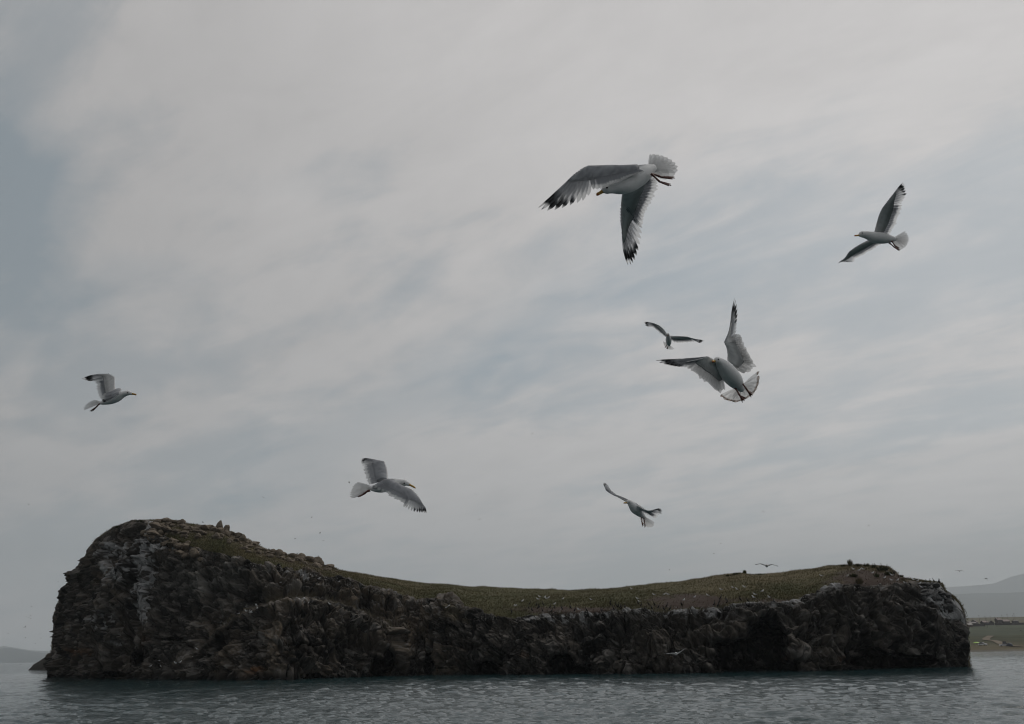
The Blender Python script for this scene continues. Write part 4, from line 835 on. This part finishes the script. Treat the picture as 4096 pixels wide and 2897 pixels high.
gull('gull flying right at the far left with one wing lifted', 8.75,
  [(529,1576,-.03,5),(513,1572,-.02,9.5),(492,1578,0,13),(467,1591,.0,18),(440,1602,.01,16),(416,1610,.02,10),(398,1613,.03,5.5)], (.35,.9,-.1), (517,1568,-.05), (546,1580,-.04),
  [([(470,1578,.03),(460,1545,.10),(458,1508,.16),(430,1497,.22),(370,1500,.3),(327,1515,.36)], 2,
    [(327,1516,.36),(333,1519,.36),(340,1522,.36),(350,1525,.34),(366,1524,.3),(376,1526,.26),(382,1528,.24)],
    [(384,1530,.22),(388,1556,.16),(394,1580,.1),(401,1596,.06)], (.5,.2,.8)),
   ([(476,1576,-.05),(487,1558,-.14),(478,1572,-.24),(450,1592,-.28),(408,1614,-.30)], 2,
    [(408,1614,-.30),(410,1610,-.31),(407,1605,-.31),(405,1600,-.31),(406,1595,-.30),(408,1590,-.29)],
    [(409,1585,-.27),(412,1577,-.24),(427,1572,-.18),(442,1570,-.1)], (-.1,.8,-.6))],
  [(404,1611,.03),(334,1641,.0),(334,1632,.03),(340,1622,.06),(350,1613,.08),(364,1604,.1),(378,1600,.12)],
  [((399,1616,-.02),(385,1628,-.02),[(359,1645,-.03),(363,1648,-.01)]),((402,1615,.04),(388,1627,.04),[(366,1642,.03),(370,1646,.05)])], tail_up=(.3,.8,-.5))
gull('gull flying right above the bluff, showing its grey back', 6.5,
  [(1639,1939,-.05,7),(1617,1931,-.04,13.5),(1588,1933,-.02,18),(1558,1940,0,25),(1522,1950,.02,22),(1497,1954,.04,14),(1478,1950,.06,8)], (-.05,.75,-.65), (1623,1932,-.07), (1663,1953,-.09),
  [([(1552,1922,.05),(1549,1880,.16),(1538,1846,.25),(1510,1841,.32),(1477,1836,.38),(1450,1834,.43)], 2,
    [(1450,1834,.43),(1446,1838,.43),(1443,1844,.42),(1442,1851,.4),(1446,1857,.37),(1450,1860,.34),(1453,1862,.32)],
    [(1454,1866,.3),(1458,1886,.24),(1465,1912,.16),(1474,1936,.1)], (.2,.4,-.9)),
   ([(1572,1926,-.04),(1612,1943,-.16),(1649,1958,-.26),(1677,1995,-.36),(1697,2038,-.44),(1705,2052,-.47)], 2,
    [(1705,2053,-.47),(1695,2052,-.47),(1683,2052,-.47),(1670,2051,-.46),(1654,2048,-.45),(1640,2041,-.43),(1625,2034,-.41),(1616,2026,-.39)],
    [(1611,2008,-.36),(1577,1994,-.28),(1542,1972,-.18),(1516,1959,-.1),(1489,1944,-.03)], (.1,.6,-.8))],
  [(1488,1950,.05),(1427,1930,.14),(1413,1941,.13),(1404,1960,.11),(1399,1975,.09),(1402,1992,.06),(1422,1990,.03)],
  [((1476,1962,-.01),(1452,1978,-.01),[(1430,1987,.0),(1433,1989,-.02)]),((1480,1963,.03),(1458,1976,.04),[(1436,1985,.05),(1440,1987,.04)])], tail_up=(0,.6,-.8))
gull('gull swooping left with dangling feet above the grassy saddle', 10.6,
  [(2508,2012,-.10,5),(2516,2009,-.09,10),(2526,2018,-.07,15),(2539,2033,-.03,20),(2554,2047,.02,18),(2569,2062,.06,11),(2579,2070,.09,6)], (.35,.85,.2), (2515,2006,-.12), (2494,2013,-.14),
  [([(2522,2012,.0),(2482,1992,.08),(2457,1984,.14),(2432,1969,.2),(2418,1954,.25),(2412,1931,.3)], 2,
    [(2412,1931,.3),(2417,1930,.32),(2421,1931,.33),(2428,1936,.33),(2434,1945,.32),(2439,1954,.3),(2445,1962,.28)],
    [(2451,1968,.26),(2466,1982,.22),(2486,1994,.17),(2505,2008,.1)], (.2,.8,.4)),
   ([(2540,2022,-.04),(2554,2026,-.14),(2569,2036,-.24),(2592,2044,-.28),(2620,2040,-.3),(2641,2033,-.32)], 2,
    [(2641,2033,-.32),(2646,2036,-.31),(2649,2042,-.3),(2650,2051,-.28),(2648,2058,-.26),(2636,2062,-.22),(2628,2066,-.2)],
    [(2622,2075,-.17),(2610,2070,-.12),(2600,2064,-.08),(2584,2058,-.03)], (.3,.9,-.1))],
  [(2575,2067,.08),(2560,2076,.2),(2578,2100,.24),(2592,2111,.26),(2605,2111,.26),(2615,2105,.26),(2618,2092,.25)],
  [((2566,2070,.0),(2567,2088,-.02),[(2570,2107,-.03),(2574,2104,-.05),(2576,2098,-.03)]),((2574,2072,.05),(2578,2090,.03),[(2579,2112,.03),(2582,2108,.01)])])
# gulls farther off, gliding
def glider(label, D, bx, by, r, lt, lk, rt, rk, toward=True, group='gulls gliding near the island'):
    s_ = D / F_PX; ch = 0.15 / s_ * 0.35; z0 = -0.2 if toward else 0.2
    gull(label, D, [(bx,by,z0,r*.35),(bx,by-r*.2,z0*.9,r*.75),(bx,by,z0*.4,r*1.0),(bx,by+r*.1,0,r*1.15),(bx,by+r*.2,-z0*.6,r*.8),(bx,by+r*.1,-z0,r*.4)], (0,1,0), (bx-r*.3,by-r*.3,z0*1.05), (bx,by+r*.2,z0*1.25),
      [([(bx-r*.6,by-r*.3,0),*[(p[0],p[1],-.05) for p in lk],(lt[0],lt[1],.05)], len(lk), [(lt[0],lt[1],.05),(lt[0]*.85+lk[-1][0]*.15,lt[1]*.85+lk[-1][1]*.15+ch*.5,.1),(lt[0]*.5+lk[-1][0]*.5,lt[1]*.5+lk[-1][1]*.5+ch*.8,.12),(lk[-1][0],lk[-1][1]+ch,.12)], [(lk[-1][0],lk[-1][1]+ch,.12),(bx-r*.9,by+ch*.7,.12)], (0,1,-.2)),
       ([(bx+r*.6,by-r*.3,0),*[(p[0],p[1],-.05) for p in rk],(rt[0],rt[1],.05)], len(rk), [(rt[0],rt[1],.05),(rt[0]*.85+rk[-1][0]*.15,rt[1]*.85+rk[-1][1]*.15+ch*.5,.1),(rt[0]*.5+rk[-1][0]*.5,rt[1]*.5+rk[-1][1]*.5+ch*.8,.12),(rk[-1][0],rk[-1][1]+ch,.12)], [(rk[-1][0],rk[-1][1]+ch,.12),(bx+r*.9,by+ch*.7,.12)], (0,1,-.2))],
      [(bx,by+r*.1,-z0*.9),(bx-r*1.0,by+r*.5,-z0*1.7),(bx,by+r*.6,-z0*1.8),(bx+r*1.0,by+r*.5,-z0*1.7)], [], group=group, detail=0.5)
glider('gull gliding with wings arched above the right hump of the skyline', 44, 3067, 2263, 5.5, (3019,2259), [(3042,2254)], (3116,2266), [(3088,2257)])
glider('white gull gliding low in front of the dark cliff', 46, 2704, 2615, 5.0, (2655,2616), [(2684,2612)], (2744,2592), [(2722,2606)])
glider('far gull with spread wings over the right end of the island', 115, 3838, 2284, 2.2, (3820,2283), [(3830,2281)], (3856,2286), [(3847,2282)])
glider('far gull with drooped wing between the island end and the mountain', 115, 3944, 2314, 2.4, (3935,2315), [(3939,2312)], (3952,2326), [(3950,2315)])

# ------------------------------------------------------------------ small birds: perched gulls, cormorants, distant specks
def small_mesh(kind):
    mb = MB()
    if kind == 'gull':
        f = lambda u, s_: WHITE * 0.95 if not (0.34 < u < 0.8 and s_ > 0.1) else GREY * 1.3
        mb.loft(catmull([(.25,0,.42),(.20,0,.44),(.13,0,.38),(.03,0,.27),(-.12,0,.23),(-.26,0,.22),(-.36,0,.21)], 18), catmull([(.012,.012),(.042,.045),(.05,.05),(.09,.095),(.085,.08),(.05,.03),(.025,.006)], 18), (0, 0, 1), 10, f)
        mb.loft([(.24,0,.425),(.31,0,.41)], [(.014,.016),(.004,.005)], (0, 0, 1), 6, (0.5, 0.3, 0.05))
        for s_ in (-.035, .035): mb.loft([(-.02,s_,.2),(-.01,s_,0)], [(.009,.009)] * 2, (1, 0, 0), 5, (0.3, 0.13, 0.1)); mb.add([(-.02,s_,.006),(.07,s_-.03,.004),(.07,s_+.03,.004)], [(0,1,2)], (0.3,.13,.1))
        for s_ in (-1, 1): mb.loft([(-.1,.07*s_,.26),(-.28,.05*s_,.24),(-.44,.015*s_,.225)], [(.02,.05),(.015,.03),(.004,.006)], (0, 0, 1), 6, lambda u, q: GREY if u < .6 else BLACK)
    else:
        k = np.array([0.016, 0.015, 0.015])
        mb.loft(catmull([(.20,0,.74),(.155,0,.75),(.10,0,.70),(.12,0,.60),(.09,0,.48),(.03,0,.34),(-.05,0,.2),(-.14,0,.1),(-.24,0,.03)], 22), catmull([(.012,.012),(.035,.035),(.032,.032),(.033,.033),(.06,.06),(.10,.10),(.095,.09),(.06,.05),(.04,.012)], 22), (0, 1, 0), 10, k)
        mb.loft([(.19,0,.745),(.26,0,.74),(.275,0,.725)], [(.013,.013),(.008,.008),(.002,.002)], (0, 0, 1), 6, (0.12, 0.09, 0.05))
        for s_ in (-1, 1):
            mb.loft([(.02,.09*s_,.42),(-.08,.1*s_,.25),(-.2,.04*s_,.1)], [(.03,.06),(.025,.06),(.004,.01)], (0, 1, 0), 6, k * 1.4); mb.loft([(.0,.05*s_,.14),(.02,.05*s_,0)], [(.014,.014)] * 2, (1, 0, 0), 5, k); mb.add([(0,.05*s_,.006),(.1,.02*s_,.004),(.1,.09*s_,.004)], [(0,1,2)], k)
    o = mb.build('tmp', M_BIRD); me = o.data; bpy.data.objects.remove(o); return me
GULL_ME, CORM_ME = small_mesh('gull'), small_mesh('cormorant')
def perch(name, me, px, py, label, cat, group, h):
    loc, nrm, _, dist = hit(px, py)
    if loc is None or loc.y > 320: return
    o = bpy.data.objects.new(name, me); COL.objects.link(o); o.location = loc + Vector((0, 0, -0.03)); o.rotation_euler = (random.uniform(-.08, .08), random.uniform(-.12, .1), random.choice([0, math.pi, random.uniform(0, 6.28)]) + random.uniform(-.5, .5))
    s_ = h * random.uniform(.92, 1.1); o.scale = (s_, s_, s_); tag(o, label, cat, group)
A, B_, C_, E_ = (2000, 2100, .4791), (3000, 2100, .47735), (1000, 2000, .48035), (0, 2000, .48034)
def src(fr, p): return fr[0] + p[0] * fr[2], fr[1] + p[1] * fr[2]
def zone(x, y, who):
    if x < 1000: return f'{who} on the slanting ledge under the bluff' if y > 2480 else f'{who} on the crest side of the tall left bluff' if y < 2300 else f'{who} on the stony shelf left of the rusty rocks'
    if x < 1500: return f'{who} on rocks below the left turf slope'
    if x < 2080: return f'{who} in the grassy middle gully'
    if x < 2260: return f'{who} on the rim left of the pale guano'
    if x < 2460: return f'{who} on turf above the white stained rim'
    if x < 2640: return f'{who} on the whitest guano rocks'
    if x < 2860: return f'{who} on the reddish bare soil'
    if x < 3110: return f'{who} near the green hollow at right'
    if x < 3480: return f'{who} on brown soil under the summit'
    if x < 3640: return f'{who} on the shoulder right of the summit'
    return f'{who} on the rock ledge at the right end'
gl = [(A, p) for p in [(330,597),(315,617),(376,600),(383,612),(405,605),(187,632),(128,672),(528,613),(758,620),(457,658),(655,707),(1145,612),(1160,635),(1282,580),(1374,576),(1402,578),(1535,628),(1628,600),(1732,585),(1845,538),(1940,520),(1975,535),(2037,517),(2193,553),(2128,580),(2115,605),(2247,603),(1097,530)]]
gl += [(B_, p) for p in [(105,555),(28,605),(160,605),(598,425),(820,425),(867,368),(920,378),(945,367),(1132,440),(1162,398),(1187,460),(1190,420),(1240,460),(1297,483),(1330,443),(1370,458),(1410,465),(1427,490),(1435,520),(1030,400)]]
gl += [(C_, p) for p in [(262,685),(345,660),(573,652),(748,677),(662,865),(1630,895),(1655,883),(5,932),(50,875),(65,900),(108,950),(2210,880),(2270,838)]]
gl += [(E_, p) for p in [(2133,875),(2047,925),(2087,935),(2140,903),(1990,945),(2190,950),(1815,1110),(1637,1240),(1612,1312),(1255,1382),(1342,1387),(1460,1358),(1502,1350),(1330,1337),(1540,383)]]
ORD = ['first', 'second', 'third', 'fourth', 'fifth', 'sixth', 'seventh', 'eighth', 'ninth', 'tenth', 'eleventh', 'twelfth', 'thirteenth', 'fourteenth', 'fifteenth', 'sixteenth']
def flock(name, me, spots, who, cat, plural, dy, h):
    by = {}
    for fr, p in spots:
        x, y = src(fr, p); by.setdefault(zone(x, y, ''), []).append((x, y))
    for z_, v in by.items():
        for i, (x, y) in enumerate(sorted(v)):
            lb = f'{who}{z_}' if len(v) == 1 else f'{ORD[i]} {who} from the left{z_}'
            perch(name, me, x, y + dy, lb, cat, f'{plural}{z_}', h)
flock('standing_gull', GULL_ME, gl, 'white gull', 'gull', 'standing gulls', 6, 1.1)
cl_ = [(A, p) for p in [(95,715),(95,735),(248,652),(240,685),(265,705),(305,665),(318,685),(325,678),(360,660),(355,710),(418,680),(430,715),(455,685),(515,690),(587,683),(627,707),(725,710),(847,708),(922,640),(922,660),(950,695),(970,668),(990,675),(1005,680),(1015,688),(1042,680),(1155,652),(1180,665),(1215,700),(1243,660),(1267,690),(1290,658),(1325,680),(1370,700),(1392,672),(1420,697),(1515,660),(1600,710),(1793,655),(1820,670),(1833,638),(1843,604),(1887,618),(1897,640),(1945,672),(2008,620),(2070,630),(2060,665),(2080,667),(2110,668)]]
cl_ += [(B_, p) for p in [(205,645),(1027,343),(1050,340),(1110,345),(1148,345),(1202,395),(1213,400),(1313,505),(1467,478),(1508,470),(1545,468),(1580,476),(1593,480),(1345,495)]]
flock('cormorant', CORM_ME, cl_, 'black cormorant', 'cormorant', 'cormorants', 7, 1.05)
def speck_mesh(kind):
    mb = MB(); lift = {'v': .22, 'flat': .06, 'down': -.2}[kind]; k = np.array([0.05, 0.05, 0.05])
    mb.loft(catmull([(.30,0,0),(.22,0,.02),(.05,0,0),(-.15,0,0),(-.32,0,0)], 12), catmull([(.01,.01),(.045,.045),(.075,.07),(.05,.045),(.05,.008)], 12), (0, 0, 1), 8, k * 3)
    for s_ in (-1, 1): mb.loft([(.05,.03*s_,.02),(.12,.28*s_,lift),(.0,.5*s_,lift*.9),(-.12,.68*s_,lift*.5)], [(.08,.02),(.08,.012),(.06,.008),(.01,.003)], (0, 0, 1), 8, k * 1.6)
    o = mb.build('tmp', M_BIRD); me = o.data; bpy.data.objects.remove(o); return me
SP = {k: speck_mesh(k) for k in ('v', 'flat', 'down')}
def speck(px, py, D, kind, label, span=1.0, rz=None, name='distant_bird'):
    p = CAM + ray(px, py) * D; o = bpy.data.objects.new(name, SP[kind]); COL.objects.link(o); o.location = p; o.scale = (span * 0.75,) * 3
    o.rotation_euler = (random.uniform(-.5, .5), random.uniform(-.3, .3), rz if rz is not None else random.uniform(0, 6.28)); tag(o, label, 'bird', 'tiny birds far off in the sky')
for i, (x, y) in enumerate(sorted([(126,2426),(105,2468),(116,2470),(123,2462),(124,2473),(32,2536),(160,2537),(164,2552),(101,2552),(143,2574)], key=lambda q: q[1])): speck(x, y, 330, random.choice(['v', 'flat', 'down']), f'{ORD[i]} tiny bird from the top in the flock left of the island', 1.0)
speck(100, 2509, 190, 'v', 'largest bird of the flock left of the island, wings in a V', 1.0, 1.2)
for x, y, D, k, lb in [(81,2659,260,'flat','tiny bird skimming the water far left'),(114,2018,300,'v','lone tiny bird high above the left water'),(212,2228,420,'flat','tiny bird in the sky left of the tall bluff'),(233,2328,420,'flat','tiny bird close to the left flank of the bluff'),
  (811,2090,200,'v','small bird just over the boulder crest'),(1246,2070,240,'v','highest of the small birds over the left slope'),(1280,2131,230,'down','second highest small bird over the left slope'),(1293,2164,230,'v','small bird midway between sky flock and slope'),(1181,2154,240,'down','leftmost small bird over the left slope'),
  (1190,2215,200,'v','small bird touching the boulder skyline'),(1274,2224,200,'down','small bird low over the last crest boulders'),(1918,2078,200,'v','lone small bird above the middle of the saddle'),(1856,2216,420,'flat','faint speck bird above the saddle'),(2883,2173,260,'down','small dark bird above the right slope'),
  (2855,2215,300,'v','faint bird just above the right slope'),(2677,2280,300,'flat','faint flat bird low over the saddle at right'),(3474,2102,260,'down','small bird high above the right summit'),(3054,2048,240,'v','small bird below and right of the swooping gull'),(2128,1736,240,'flat','lone small bird in the middle of the sky'),
  (1053,1991,200,'v','small bird left of the gull with grey back'),(1396,1931,180,'v','small bird at the tail of the gull with grey back'),(1902,1977,240,'flat','faint bird between the two lower middle gulls'),(4083,2521,190,'down','dark bird over the meadow at the right edge')]:
    speck(x, y, D, k, lb, 1.0)
speck(884, 2489, 130, 'v', 'pale bird flying across the face of the left cliff', 1.1, 0.5)

# ------------------------------------------------------------------ haze over the lake
def haze():
    mb = MB(); mb.box((-21500, -4000, -6.0), (21500, 25500, 2500)); o = mb.build('haze', None, None, False)
    m_ = bpy.data.materials.new('haze_air'); m_.use_nodes = True; t = m_.node_tree; t.nodes.clear()
    v = N(t, 'ShaderNodeVolumePrincipled'); v.inputs['Color'].default_value = (0.90, 0.96, 1.0, 1); v.inputs['Density'].default_value = 0.00009; v.inputs['Anisotropy'].default_value = 0.1
    out = N(t, 'ShaderNodeOutputMaterial'); t.links.new(v.outputs[0], out.inputs['Volume']); o.data.materials.append(m_)
    tag(o, 'thin pale haze over the lake and far shore', 'haze', None, 'stuff')
haze()
